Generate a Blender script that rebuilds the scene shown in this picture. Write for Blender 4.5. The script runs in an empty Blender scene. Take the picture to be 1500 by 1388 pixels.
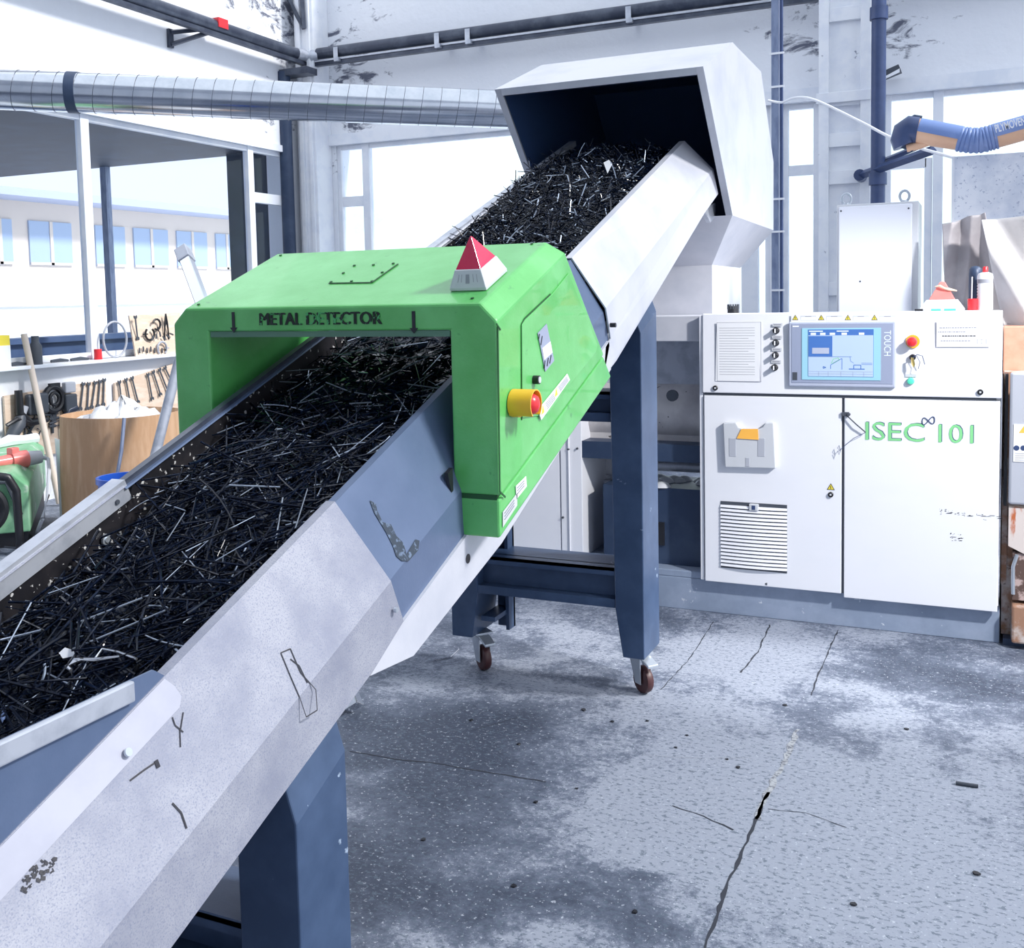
import bpy, math, random
import numpy as np
from mathutils import Vector
random.seed(7)
scene = bpy.context.scene
COL = scene.collection

# ------------------------------------------------------------------ camera
F_PX, CY = 1518.0, 547.0
yaw, pit, rol = math.radians(-24.25), math.radians(4.25), math.radians(-1.16)
fw = Vector((math.sin(yaw)*math.cos(pit), math.cos(yaw)*math.cos(pit), -math.sin(pit)))
r0 = Vector((math.cos(yaw), -math.sin(yaw), 0)); u0 = r0.cross(fw)
RT = math.cos(rol)*r0 + math.sin(rol)*u0
UP = -math.sin(rol)*r0 + math.cos(rol)*u0
EYE = Vector((0, 0, 1.6))
cd = bpy.data.cameras.new('camera'); cam = bpy.data.objects.new('camera', cd); COL.objects.link(cam)
from mathutils import Matrix
m3 = Matrix((RT, UP, -fw)).transposed()
cam.matrix_world = Matrix.Translation(EYE) @ m3.to_4x4()
cd.sensor_fit = 'HORIZONTAL'; cd.sensor_width = 36; cd.lens = F_PX/1500*36
cd.shift_x = 0; cd.shift_y = -(694-CY)/1500
cd.clip_start = .05; cd.clip_end = 300
scene.camera = cam

# ------------------------------------------------------------------ light
w = bpy.data.worlds.new('daylight'); scene.world = w; w.use_nodes = True
bg = w.node_tree.nodes['Background']; bg.inputs[0].default_value = (.80, .88, 1, 1); bg.inputs[1].default_value = 1.28
def sun(name, direction, strength, angle, col):
    l = bpy.data.lights.new(name, 'SUN'); l.energy = strength; l.angle = math.radians(angle); l.color = col
    o = bpy.data.objects.new(name, l); COL.objects.link(o)
    o.rotation_euler = Vector(direction).to_track_quat('-Z', 'Y').to_euler(); return o
sun('sun', (-.74, -.13, -.66), 3.6, 8, (1, .98, .95))
ld = bpy.data.lights.new('workshop_lamp', 'SPOT'); ld.energy = 950; ld.spot_size = math.radians(44); ld.spot_blend = .5; ld.shadow_soft_size = .12; ld.color = (1, .98, .96)
lo = bpy.data.objects.new('workshop_lamp', ld); COL.objects.link(lo); lo.location = (2.1, 2.9, 3.3)
lo.rotation_euler = (Vector((-.35, 5.0, .85))-Vector((2.1, 2.9, 3.3))).to_track_quat('-Z', 'Y').to_euler()
vs = scene.view_settings; vs.view_transform = 'Standard'; vs.look = 'None'; vs.gamma = 1; vs.use_curve_mapping = False
vs.exposure = 0.08

# ------------------------------------------------------------------ measuring helpers (sight line cut with a plane)
def ray(x, y): return fw + RT*((x-750)/F_PX) - UP*((y-CY)/F_PX)
AX = dict(x=0, y=1, z=2)
def P(x, y, ax, val):
    d = ray(x, y); i = AX[ax]; t = (val-EYE[i])/d[i]; return EYE + d*t
def D(x, y, depth): return EYE + ray(x, y)*depth
def onv(x, y, X, Y):
    """height at which the sight line passes the vertical through X,Y"""
    d = ray(x, y); t = math.hypot(X, Y)/math.hypot(d.x, d.y); return EYE.z + d.z*t
INC = math.radians(21); ca, sa = math.cos(INC), math.sin(INC)
def FC(x, s, n): return Vector((x, s*ca-n*sa, s*sa+n*ca))     # belt frame -> world
def TC(p): return Vector((p[0], p[1]*ca+p[2]*sa, -p[1]*sa+p[2]*ca))
def PCX(x, y, X): return TC(P(x, y, 'x', X))

# ------------------------------------------------------------------ mesh builder
WL = {}
class M:
    def __init__(s): s.v = []; s.f = []; s.m = []; s.cur = 0
    def add(s, vs_, fs):
        b = len(s.v); s.v += [Vector(p) for p in vs_]
        for f in fs: s.f.append([b+i for i in f]); s.m.append(s.cur)
        return s
    def box(s, x0, y0, z0, x1, y1, z1):
        if x0 > x1: x0, x1 = x1, x0
        if y0 > y1: y0, y1 = y1, y0
        if z0 > z1: z0, z1 = z1, z0
        return s.hexa([(x0,y0,z0),(x1,y0,z0),(x1,y1,z0),(x0,y1,z0)], [(x0,y0,z1),(x1,y0,z1),(x1,y1,z1),(x0,y1,z1)])
    def hexa(s, a, b): return s.loft(a, b)
    def loft(s, a, b):
        n = len(a)
        return s.add(list(a)+list(b), [[(i+1) % n, i, n+i, n+(i+1) % n][::-1] for i in range(n)] + [list(range(n))[::-1], list(range(n, 2*n))])
    def prism(s, pts, vec):
        vec = Vector(vec); return s.loft(pts, [Vector(p)+vec for p in pts])
    def lofts(s, rings, cap=True):
        n = len(rings[0]); vv = [p for r in rings for p in r]; ff = []
        for k in range(len(rings)-1):
            for i in range(n): ff.append([k*n+i, k*n+(i+1) % n, (k+1)*n+(i+1) % n, (k+1)*n+i])
        if cap: ff += [list(range(n))[::-1], list(range((len(rings)-1)*n, len(rings)*n))]
        return s.add(vv, ff)
    def tube(s, pts, r, seg=10, cap=True):
        pts = [Vector(p) for p in pts]; rs = r if isinstance(r, (list, tuple)) else [r]*len(pts)
        rings = []; nrm = None
        for i, p in enumerate(pts):
            t = (pts[min(i+1, len(pts)-1)] - pts[max(i-1, 0)]).normalized()
            if nrm is None:
                a = Vector((0,0,1)) if abs(t.z) < .9 else Vector((1,0,0)); nrm = (a - t*a.dot(t)).normalized()
            else: nrm = (nrm - t*nrm.dot(t)).normalized()
            b = t.cross(nrm)
            rings.append([p + (nrm*math.cos(2*math.pi*k/seg) + b*math.sin(2*math.pi*k/seg))*rs[i] for k in range(seg)])
        return s.lofts(rings, cap)
    def cyl(s, p0, p1, r0_, r1_=None, seg=20): return s.tube([p0, p1], [r0_, r0_ if r1_ is None else r1_], seg)
    def lathe(s, c, prof, seg=24, axis=(0,0,1)):
        c = Vector(c); ax = Vector(axis).normalized(); a = Vector((1,0,0)) if abs(ax.x) < .9 else Vector((0,1,0))
        n1 = (a-ax*a.dot(ax)).normalized(); b = ax.cross(n1)
        return s.lofts([[c+ax*h+(n1*math.cos(2*math.pi*k/seg)+b*math.sin(2*math.pi*k/seg))*max(r, 1e-4) for k in range(seg)] for r, h in prof])
    def quad(s, *p): return s.add(p, [list(range(len(p)))])
    def build(s, name, mat, parent=None, smooth=False, bevel=0, solid=0, angle=40):
        me = bpy.data.meshes.new(name)
        xs = [p.x for p in s.v]; ys = [p.y for p in s.v]; zs = [p.z for p in s.v]
        o3 = Vector(((min(xs)+max(xs))/2, (min(ys)+max(ys))/2, min(zs)))
        me.from_pydata([tuple(p-o3) for p in s.v], [], s.f)
        for mm in (mat if isinstance(mat, (list, tuple)) else [mat]): me.materials.append(mm)
        for i, pl in enumerate(me.polygons): pl.material_index = s.m[i]
        import bmesh
        bm = bmesh.new(); bm.from_mesh(me); bmesh.ops.recalc_face_normals(bm, faces=bm.faces); bm.to_mesh(me); bm.free()
        if smooth:
            me.polygons.foreach_set('use_smooth', [True]*len(me.polygons))
            if angle: me.set_sharp_from_angle(angle=math.radians(angle))
        o = bpy.data.objects.new(name, me); COL.objects.link(o)
        WL[o.name] = o3
        if parent is not None: o.parent = parent; o.location = o3 - WL[parent.name]
        else: o.location = o3
        if solid:
            md = o.modifiers.new('solid', 'SOLIDIFY'); md.thickness = solid; md.offset = 0
        if bevel:
            md = o.modifiers.new('bevel', 'BEVEL'); md.width = bevel; md.segments = 2; md.limit_method = 'ANGLE'; md.angle_limit = math.radians(35)
            md.harden_normals = False
        return o
def tag(o, label=None, cat=None, group=None, kind=None):
    if label: o['label'] = label
    if cat: o['category'] = cat
    if group: o['group'] = group
    if kind: o['kind'] = kind
    return o
def T(name, label, cat, loc, group=None):
    o = bpy.data.objects.new(name, None); COL.objects.link(o); o.location = loc; o.empty_display_size = .1
    WL[o.name] = Vector(loc); return tag(o, label, cat, group)
def text(s, name, mat, parent, centre, right, up, width, height, extrude=.0008, bold=0, part=True):
    cu = bpy.data.curves.new('tmp', 'FONT'); cu.body = s; cu.extrude = .01; cu.offset = bold; cu.resolution_u = 3
    t = bpy.data.objects.new('tmp', cu); COL.objects.link(t)
    dg = bpy.context.evaluated_depsgraph_get(); me = bpy.data.meshes.new_from_object(t.evaluated_get(dg))
    co = np.zeros(len(me.vertices)*3); me.vertices.foreach_get('co', co); co = co.reshape(-1, 3)
    lo, hi = co.min(0), co.max(0); right = Vector(right).normalized(); up = Vector(up).normalized(); n = right.cross(up)
    mb = M(); vv = []
    for x, y, z in co:
        vv.append(Vector(centre) + right*((x-lo[0])/(hi[0]-lo[0])-.5)*width + up*((y-lo[1])/(hi[1]-lo[1])-.5)*height + n*((z-lo[2])/(hi[2]-lo[2]))*extrude)
    mb.add(vv, [list(p.vertices) for p in me.polygons])
    bpy.data.objects.remove(t); bpy.data.meshes.remove(me); bpy.data.curves.remove(cu)
    return mb.build(name, mat, parent)

# ------------------------------------------------------------------ materials
def mat(name, c1, rough=.5, metal=0, c2=None, scale=4, lo=.45, hi=.62, detail=6, bump=0, bscale=60, emit=None, es=1, stretch=None, c3=None, s3=20, lo3=.68, hi3=.72, spec=.5, coat=0):
    m = bpy.data.materials.new(name); m.use_nodes = True; nt = m.node_tree; N = nt.nodes; L = nt.links
    b = N['Principled BSDF']; b.inputs['Roughness'].default_value = rough; b.inputs['Metallic'].default_value = metal
    b.inputs['Base Color'].default_value = (*c1, 1); b.inputs['Specular IOR Level'].default_value = spec
    b.inputs['Coat Weight'].default_value = coat
    tc = N.new('ShaderNodeTexCoord'); vec = tc.outputs['Object']
    if stretch:
        mp = N.new('ShaderNodeMapping'); mp.inputs['Scale'].default_value = stretch; L.new(vec, mp.inputs[0]); vec = mp.outputs[0]
    cur = None
    def layer(cur, base, c, sc, l, h, det):
        n = N.new('ShaderNodeTexNoise'); n.inputs['Scale'].default_value = sc; n.inputs['Detail'].default_value = det; n.inputs['Roughness'].default_value = .6
        L.new(vec, n.inputs['Vector'])
        r = N.new('ShaderNodeMapRange'); r.inputs['From Min'].default_value = l; r.inputs['From Max'].default_value = h; L.new(n.outputs[0], r.inputs[0])
        x = N.new('ShaderNodeMix'); x.data_type = 'RGBA'; L.new(r.outputs[0], x.inputs[0]); x.inputs[7].default_value = (*c, 1)
        if cur is None: x.inputs[6].default_value = (*base, 1)
        else: L.new(cur, x.inputs[6])
        return x.outputs[2]
    if c2: cur = layer(cur, c1, c2, scale, lo, hi, detail)
    if c3: cur = layer(cur, c1, c3, s3, lo3, hi3, 4)
    if cur: L.new(cur, b.inputs['Base Color'])
    if bump:
        n = N.new('ShaderNodeTexNoise'); n.inputs['Scale'].default_value = bscale; n.inputs['Detail'].default_value = 5; L.new(vec, n.inputs['Vector'])
        bp = N.new('ShaderNodeBump'); bp.inputs['Strength'].default_value = bump; bp.inputs['Distance'].default_value = .01
        L.new(n.outputs[0], bp.inputs['Height']); L.new(bp.outputs[0], b.inputs['Normal'])
    if emit:
        b.inputs['Emission Color'].default_value = (*emit, 1); b.inputs['Emission Strength'].default_value = es
    return m
MT = {}
MT['green'] = mat('green_paint', (.075,.43,.085), .42, spec=.9, coat=.35, c2=(.12,.52,.14), scale=5, lo=.4, hi=.65, bump=.05, bscale=180, c3=(.04,.30,.06), s3=26, lo3=.66, hi3=.74)
MT['green_dark'] = mat('green_seam', (.01,.08,.02), .6)
MT['steel_light'] = mat('brushed_sheet', (.36,.37,.43), .42, .15, c2=(.22,.235,.31), scale=6, lo=.38, hi=.68, bump=.08, bscale=300, c3=(.22,.24,.32), s3=330, lo3=.50, hi3=.66, detail=10)
MT['steel_white'] = mat('pale_coated_sheet', (.57,.58,.64), .38, .1, c2=(.47,.49,.56), scale=3.5, lo=.45, hi=.7, bump=.03, bscale=200)
MT['steel_blue'] = mat('blue_grey_sheet', (.085,.125,.22), .36, .15, c2=(.125,.17,.28), scale=3, lo=.4, hi=.7, bump=.03, bscale=150)
MT['wear'] = mat('bare_wear', (.025,.04,.065), .55, .2, c2=(.12,.17,.26), scale=70, lo=.54, hi=.6)
MT['leg'] = mat('blue_grey_leg_paint', (.035,.065,.135), .36, .1, c2=(.06,.10,.19), scale=6, lo=.4, hi=.68, c3=(.32,.40,.52), s3=22, lo3=.71, hi3=.75)
MT['navy'] = mat('navy_paint', (.025,.045,.095), .45, .1, c2=(.04,.065,.12), scale=5)
MT['rail'] = mat('galvanised_flange', (.52,.55,.62), .34, .45, c2=(.40,.43,.50), scale=12, bump=.03)
MT['liner'] = mat('sooty_liner', (.007,.007,.011), .5, .1, c2=(.018,.016,.02), scale=14, c3=(.62,.62,.62), s3=48, lo3=.625, hi3=.645)
MT['belt'] = mat('black_belt', (.008,.01,.018), .6)
MT['scrap'] = mat('black_scrap', (.0016,.003,.009), .16, .0, c2=(.005,.010,.026), scale=40, spec=.28)
MT['scrap2'] = mat('grey_scrap', (.40,.46,.56), .22, .6)
MT['white'] = mat('white_enamel', (.80,.81,.86), .3, c2=(.74,.76,.83), scale=2, lo=.5, hi=.8)
MT['whitedoor'] = mat('white_scuffed_enamel', (.80,.81,.86), .3, c2=(.76,.78,.84), scale=2, lo=.5, hi=.8, c3=(.08,.09,.12), s3=11, lo3=.765, hi3=.775, stretch=(1,1,2.2))
MT['black'] = mat('black_plastic', (.012,.013,.018), .4)
MT['darkgrey'] = mat('dark_grey', (.06,.07,.09), .5)
MT['grey'] = mat('grey_plastic', (.42,.44,.50), .45)
MT['lightgrey'] = mat('light_grey_plastic', (.58,.60,.64), .4)
MT['red'] = mat('red_plastic', (.75,.03,.04), .3)
MT['yellow'] = mat('yellow_plastic', (.85,.47,.03), .35)
MT['orange'] = mat('orange_paper', (.95,.48,.08), .6)
MT['brass'] = mat('brass', (.65,.48,.18), .3, .8)
MT['gbtn'] = mat('green_button', (.1,.75,.5), .3)
MT['galv'] = mat('galvanised_duct', (.66,.69,.74), .17, 1.0, c2=(.56,.60,.66), scale=8, lo=.4, hi=.7)
MT['chrome'] = mat('polished_aluminium', (.8,.82,.86), .15, .9)
MT['rust'] = mat('rusty_steel', (.36,.20,.13), .7, .2, c2=(.62,.58,.56), scale=9, lo=.45, hi=.6, c3=(.08,.04,.03), s3=16, lo3=.6, hi3=.66)
MT['brownpanel'] = mat('terracotta_panel', (.50,.24,.16), .6, c2=(.58,.31,.22), scale=6)
MT['card'] = mat('corrugated_cardboard', (.50,.30,.17), .75, c2=(.58,.37,.23), scale=3, stretch=(6,6,1))
MT['carddark'] = mat('cardboard_inside', (.60,.43,.30), .8)
MT['wood'] = mat('birch_plywood', (.72,.55,.42), .6, c2=(.80,.66,.54), scale=5, stretch=(1,1,4), c3=(.45,.30,.2), s3=18, lo3=.66, hi3=.72)
MT['woodpole'] = mat('pale_wood', (.72,.62,.54), .5)
MT['film'] = mat('plastic_film', (.80,.82,.86), .25, bump=.8, bscale=14)
MT['blue'] = mat('blue_bucket_plastic', (.02,.12,.62), .35)
MT['genset'] = mat('green_machine_enamel', (.16,.42,.22), .4, c2=(.30,.55,.36), scale=4, c3=(.62,.66,.62), s3=7, lo3=.58, hi3=.68)
MT['fabric'] = mat('canvas_tarp', (.62,.58,.57), .85, c2=(.70,.67,.67), scale=3, bump=.25, bscale=24)
MT['fabricdark'] = mat('dark_grey_canvas', (.34,.32,.34), .85, c2=(.42,.40,.42), scale=4, bump=.25, bscale=20)  # darker grey cloth of the left tarpaulin piece
MT['foil'] = mat('brushed_duct_panel', (.62,.67,.78), .4, .1, c2=(.82,.85,.92), scale=5, lo=.4, hi=.6, c3=(.42,.47,.6), s3=60, lo3=.6, hi3=.68)
MT['armblue'] = mat('blue_hose', (.16,.25,.52), .45, c2=(.24,.33,.6), scale=5)
MT['armorange'] = mat('orange_arm_tube', (.80,.50,.33), .4, c2=(.74,.45,.30), scale=5)
MT['pipeblue'] = mat('dark_blue_pipe', (.035,.06,.15), .35, c2=(.05,.08,.19), scale=4)
MT['pipeblack'] = mat('dark_steel_pipe', (.045,.055,.085), .3, .3, c2=(.08,.095,.13), scale=6)
MT['post'] = mat('grey_blue_post', (.22,.27,.40), .5, c2=(.15,.19,.31), scale=6, stretch=(4,4,1))
MT['winframe'] = mat('white_window_frame', (.82,.84,.89), .45, c2=(.72,.76,.84), scale=3)
MT['column'] = mat('painted_steel_column', (.84,.86,.90), .5, c2=(.76,.79,.86), scale=5, c3=(.15,.17,.25), s3=7, lo3=.69, hi3=.73)
MT['wheel'] = mat('red_brown_caster_tyre', (.06,.018,.02), .45)
MT['zinc'] = mat('zinc_caster', (.55,.6,.66), .35, .7)
MT['paper'] = mat('white_paper', (.80,.81,.84), .6)
MT['ink'] = mat('grey_ink', (.30,.31,.36), .6)
MT['inkdark'] = mat('black_ink', (.02,.02,.03), .5)
MT['letter'] = mat('green_lettering', (.22,.62,.26), .5)
MT['warn'] = mat('warning_yellow', (.75,.62,.06), .5)
MT['bezel'] = mat('blue_grey_bezel', (.30,.34,.47), .35)
MT['bezel2'] = mat('light_bezel', (.45,.49,.62), .35)
MT['screen'] = mat('lit_screen', (.30,.38,.52), .25, emit=(.40,.52,.75), es=.5)
MT['screencyan'] = mat('lit_screen_border', (.22,.42,.52), .25, emit=(.3,.55,.7), es=.4)
MT['screenblue'] = mat('lit_screen_blue', (.04,.10,.30), .25, emit=(.05,.15,.42), es=.6)
MT['screenlight'] = mat('lit_screen_light', (.6,.65,.75), .25, emit=(.5,.6,.75), es=.4)
MT['redlens'] = mat('red_lens', (.62,.01,.07), .18, coat=.6)
MT['redlens2'] = mat('faded_red_lens', (.85,.22,.20), .25, coat=.4)
MT['plywhite'] = mat('arm_letter_white', (.85,.86,.9), .5)
MT['extyellow'] = mat('cream_render', (.80,.70,.62), .9)
MT['extwhite'] = mat('white_ground_wall', (.84,.86,.92), .9)
MT['extroof'] = mat('grey_roof_tiles', (.48,.52,.66), .8)
MT['extglass'] = mat('pale_blue_glazing', (.42,.52,.70), .3)
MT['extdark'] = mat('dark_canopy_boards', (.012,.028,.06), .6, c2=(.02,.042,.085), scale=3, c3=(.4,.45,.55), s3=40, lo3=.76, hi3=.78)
MT['foliage'] = mat('haze_paled_foliage', (.80,.90,.76), .9, c2=(.92,.95,.90), scale=1.6, lo=.4, hi=.6)  # leaf colour paled to stand in for overexposed haze
MT['ground'] = mat('outdoor_paving', (.8,.82,.86), .9)

def plaster(name, stains):
    m = bpy.data.materials.new(name); m.use_nodes = True; nt = m.node_tree; N = nt.nodes; L = nt.links; b = N['Principled BSDF']
    b.inputs['Roughness'].default_value = .85
    g = N.new('ShaderNodeNewGeometry'); pos = g.outputs['Position']
    n = N.new('ShaderNodeTexNoise'); n.inputs['Scale'].default_value = .8; n.inputs['Detail'].default_value = 5; L.new(pos, n.inputs['Vector'])
    x = N.new('ShaderNodeMix'); x.data_type = 'RGBA'; L.new(n.outputs[0], x.inputs[0]); x.inputs[6].default_value = (.74,.77,.84,1); x.inputs[7].default_value = (.88,.89,.92,1)
    acc = None
    for c, r in stains:
        d = N.new('ShaderNodeVectorMath'); d.operation = 'DISTANCE'; L.new(pos, d.inputs[0]); d.inputs[1].default_value = c
        mr = N.new('ShaderNodeMapRange'); mr.inputs[1].default_value = r; mr.inputs[2].default_value = r*.15; L.new(d.outputs['Value'], mr.inputs[0])
        if acc is None: acc = mr.outputs[0]
        else:
            a = N.new('ShaderNodeMath'); a.operation = 'MAXIMUM'; L.new(acc, a.inputs[0]); L.new(mr.outputs[0], a.inputs[1]); acc = a.outputs[0]
    # crack-like stains
    w1 = N.new('ShaderNodeTexNoise'); w1.inputs['Scale'].default_value = 3.2; w1.inputs['Detail'].default_value = 8; w1.inputs['Roughness'].default_value = .68; w1.inputs['Distortion'].default_value = .6
    mp = N.new('ShaderNodeMapping'); mp.inputs['Scale'].default_value = (1, 1, 1.9); L.new(pos, mp.inputs[0]); L.new(mp.outputs[0], w1.inputs['Vector'])
    ad = N.new('ShaderNodeMath'); ad.operation = 'MULTIPLY_ADD'; L.new(acc, ad.inputs[0]); ad.inputs[1].default_value = .20; L.new(w1.outputs[0], ad.inputs[2])
    mr = N.new('ShaderNodeMapRange'); mr.inputs[1].default_value = .69; mr.inputs[2].default_value = .78; mr.inputs[4].default_value = .9; L.new(ad.outputs[0], mr.inputs[0])
    y = N.new('ShaderNodeMix'); y.data_type = 'RGBA'; L.new(mr.outputs[0], y.inputs[0]); L.new(x.outputs[2], y.inputs[6]); y.inputs[7].default_value = (.05,.06,.11,1)
    L.new(y.outputs[2], b.inputs['Base Color'])
    bn = N.new('ShaderNodeTexNoise'); bn.inputs['Scale'].default_value = 9; bn.inputs['Detail'].default_value = 6; L.new(pos, bn.inputs['Vector'])
    bp = N.new('ShaderNodeBump'); bp.inputs['Strength'].default_value = .35; bp.inputs['Distance'].default_value = .03; L.new(bn.outputs[0], bp.inputs['Height']); L.new(bp.outputs[0], b.inputs['Normal'])
    return m
MT['wall_rear'] = plaster('rear_plaster', [((-6.6,10,4.2), 1.3), ((-6.4,10,3.4), .7), ((-1.4,10,4.1), 1.0), ((-.7,10,3.9), .6)])
MT['wall_left'] = plaster('left_plaster', [((-7,9.5,4.8), 1.4), ((-7,9.6,3.7), .9)])

def glassmat():
    m = bpy.data.materials.new('window_glass'); m.use_nodes = True; nt = m.node_tree; N = nt.nodes; L = nt.links
    for n in list(N): N.remove(n)
    o = N.new('ShaderNodeOutputMaterial'); mx = N.new('ShaderNodeMixShader'); t = N.new('ShaderNodeBsdfTransparent'); g = N.new('ShaderNodeBsdfGlossy')
    g.inputs['Roughness'].default_value = .03; lw = N.new('ShaderNodeLayerWeight'); lw.inputs[0].default_value = .5; fr = N.new('ShaderNodeMath'); fr.operation = 'POWER'; fr.inputs[1].default_value = 4; L.new(lw.outputs['Facing'], fr.inputs[0])
    t.inputs[0].default_value = (.93,.96,1,1)
    L.new(fr.outputs[0], mx.inputs[0]); L.new(t.outputs[0], mx.inputs[1]); L.new(g.outputs[0], mx.inputs[2]); L.new(mx.outputs[0], o.inputs[0]); return m
MT['glass'] = glassmat()

# ================================================================== SETTING
XW, YW = -7.0, 10.0
# ---- floor: wear and painted shade under the conveyor carried per vertex, cracks as narrow dark strips in the same mesh
def build_floor():
    xs = np.concatenate([np.arange(-7.0, -3.0, .25), np.arange(-3.0, 1.6, .02), np.arange(1.6, 6.01, .4)])
    ys = np.concatenate([np.arange(-3.2, 1.2, .3), np.arange(1.2, 5.2, .02), np.arange(5.2, 10.01, .4)]); ys[-1] = 10.0
    X, Y = np.meshgrid(xs, ys); nx, ny = len(xs), len(ys)
    tone = np.full(X.shape, .50)
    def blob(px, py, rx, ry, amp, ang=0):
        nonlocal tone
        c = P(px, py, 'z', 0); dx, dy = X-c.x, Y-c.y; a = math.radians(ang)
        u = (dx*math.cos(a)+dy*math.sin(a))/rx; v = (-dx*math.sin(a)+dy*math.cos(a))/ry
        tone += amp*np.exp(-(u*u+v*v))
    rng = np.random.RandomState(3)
    # broad patches; the dark ones under the conveyor hold stains and its painted shade
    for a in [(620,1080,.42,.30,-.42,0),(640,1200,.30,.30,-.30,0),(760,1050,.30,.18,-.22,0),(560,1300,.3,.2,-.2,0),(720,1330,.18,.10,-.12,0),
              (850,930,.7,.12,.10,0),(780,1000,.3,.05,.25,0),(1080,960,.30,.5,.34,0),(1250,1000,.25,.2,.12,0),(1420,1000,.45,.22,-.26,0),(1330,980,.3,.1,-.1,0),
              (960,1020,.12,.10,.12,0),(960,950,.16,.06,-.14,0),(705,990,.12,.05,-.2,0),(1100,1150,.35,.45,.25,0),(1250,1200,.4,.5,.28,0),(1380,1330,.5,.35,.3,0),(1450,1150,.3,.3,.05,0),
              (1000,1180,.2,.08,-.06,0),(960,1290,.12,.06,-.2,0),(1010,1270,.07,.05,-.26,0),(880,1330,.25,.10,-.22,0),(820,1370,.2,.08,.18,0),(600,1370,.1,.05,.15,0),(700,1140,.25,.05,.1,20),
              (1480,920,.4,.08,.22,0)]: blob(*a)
    # smoothed random field
    for sc, amp in ((.35, .16), (.15, .10), (.06, .07)):
        gx = int(14/sc)+3; gy = int(14/sc)+3; g = rng.rand(gy, gx)-.5
        fx = (X+8)/sc; fy = (Y+4)/sc; ix = np.floor(fx).astype(int); iy = np.floor(fy).astype(int); tx = fx-ix; ty = fy-iy
        tx = tx*tx*(3-2*tx); ty = ty*ty*(3-2*ty); ix = np.clip(ix, 0, gx-2); iy = np.clip(iy, 0, gy-2)
        tone += 2*amp*((g[iy, ix]*(1-tx)+g[iy, ix+1]*tx)*(1-ty)+(g[iy+1, ix]*(1-tx)+g[iy+1, ix+1]*tx)*ty)
    # hard-edged newer patch
    poly = [(1165,1080),(985,1085),(925,1110),(852,1170),(870,1185),(880,1192),(845,1228),(875,1242),(862,1262),(900,1258),(940,1275),(1000,1280),(1075,1290),(1120,1180)]
    pp = [P(a, b, 'z', 0) for a, b in poly]; ins = np.zeros(X.shape, bool)
    for i in range(len(pp)):
        a, b = pp[i], pp[i-1]
        c = ((a.y > Y) != (b.y > Y)) & (X < (b.x-a.x)*(Y-a.y)/((b.y-a.y) if b.y != a.y else 1e-9)+a.x); ins ^= c
    tone = np.where(ins, tone*.6+.36, tone)
    tone = np.clip(tone, 0, 1)
    verts = np.stack([X.ravel(), Y.ravel(), np.zeros(X.size)], 1)
    i = np.arange((ny-1)*nx).reshape(ny-1, nx)[:, :-1].ravel()
    faces = np.stack([i, i+1, i+1+nx, i+nx], 1)
    V = [tuple(v) for v in verts]; Fc = [tuple(int(k) for k in f) for f in faces]; mi = [0]*len(Fc); tn = list(tone.ravel())
    def crack(pix, w0, jit, mi_=1, z=.0012):
        pts = [P(a, b, 'z', 0) for a, b in pix]; fine = []
        for a, b in zip(pts, pts[1:]):
            n = max(2, int((b-a).length/.03))
            for k in range(n): fine.append(a.lerp(b, k/n))
        fine.append(pts[-1]); base = len(V); L_ = []
        for k, p in enumerate(fine):
            t = (fine[min(k+1, len(fine)-1)]-fine[max(k-1, 0)]).normalized(); nn = Vector((-t.y, t.x, 0))
            j = random.uniform(-jit, jit)*.6; wd = w0*random.uniform(.35, 1.3)
            V.append(tuple(p+nn*(j+wd)+Vector((0,0,z)))); V.append(tuple(p+nn*(j-wd)+Vector((0,0,z)))); tn.extend([.5, .5])
        for k in range(len(fine)-1): Fc.append((base+2*k, base+2*k+1, base+2*k+3, base+2*k+2)); mi.append(mi_)
    crack([(1032,1388),(1060,1310),(1090,1240),(1108,1200),(1125,1160)], .006, .006)
    crack([(1108,1200),(1130,1150),(1160,1090),(1168,1068)], .010, .01, 2)
    crack([(1188,1018),(1200,985),(1215,950),(1228,922)], .0035, .004)
    crack([(1085,985),(1110,955),(1128,915)], .0035, .005)
    crack([(968,1010),(1010,965),(1045,910)], .002, .005)
    crack([(513,1100),(580,1112),(640,1118),(680,1125),(800,1145)], .0025, .004)
    crack([(985,1180),(1030,1195),(1075,1215)], .003, .006)
    crack([(1125,1185),(1180,1190),(1240,1212)], .0012, .003)
    crack([(690,1070),(760,1050)], .001, .003)
    crack([(940,1105),(1010,1110),(1100,1110)], .001, .003, 2)
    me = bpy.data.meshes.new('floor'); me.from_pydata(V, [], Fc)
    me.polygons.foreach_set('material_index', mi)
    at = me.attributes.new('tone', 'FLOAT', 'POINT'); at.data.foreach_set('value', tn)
    m = bpy.data.materials.new('worn_concrete'); m.use_nodes = True; nt = m.node_tree; N = nt.nodes; L = nt.links; b = N['Principled BSDF']
    b.inputs['Roughness'].default_value = .55; b.inputs['Specular IOR Level'].default_value = .35
    A = N.new('ShaderNodeAttribute'); A.attribute_name = 'tone'; g = N.new('ShaderNodeNewGeometry')
    def noise(sc, det, st=(1,1,1), rgh=.6):
        mp = N.new('ShaderNodeMapping'); mp.inputs['Scale'].default_value = st; L.new(g.outputs['Position'], mp.inputs[0])
        n = N.new('ShaderNodeTexNoise'); n.inputs['Scale'].default_value = sc; n.inputs['Detail'].default_value = det; n.inputs['Roughness'].default_value = rgh; L.new(mp.outputs[0], n.inputs['Vector']); return n.outputs[0]
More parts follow.
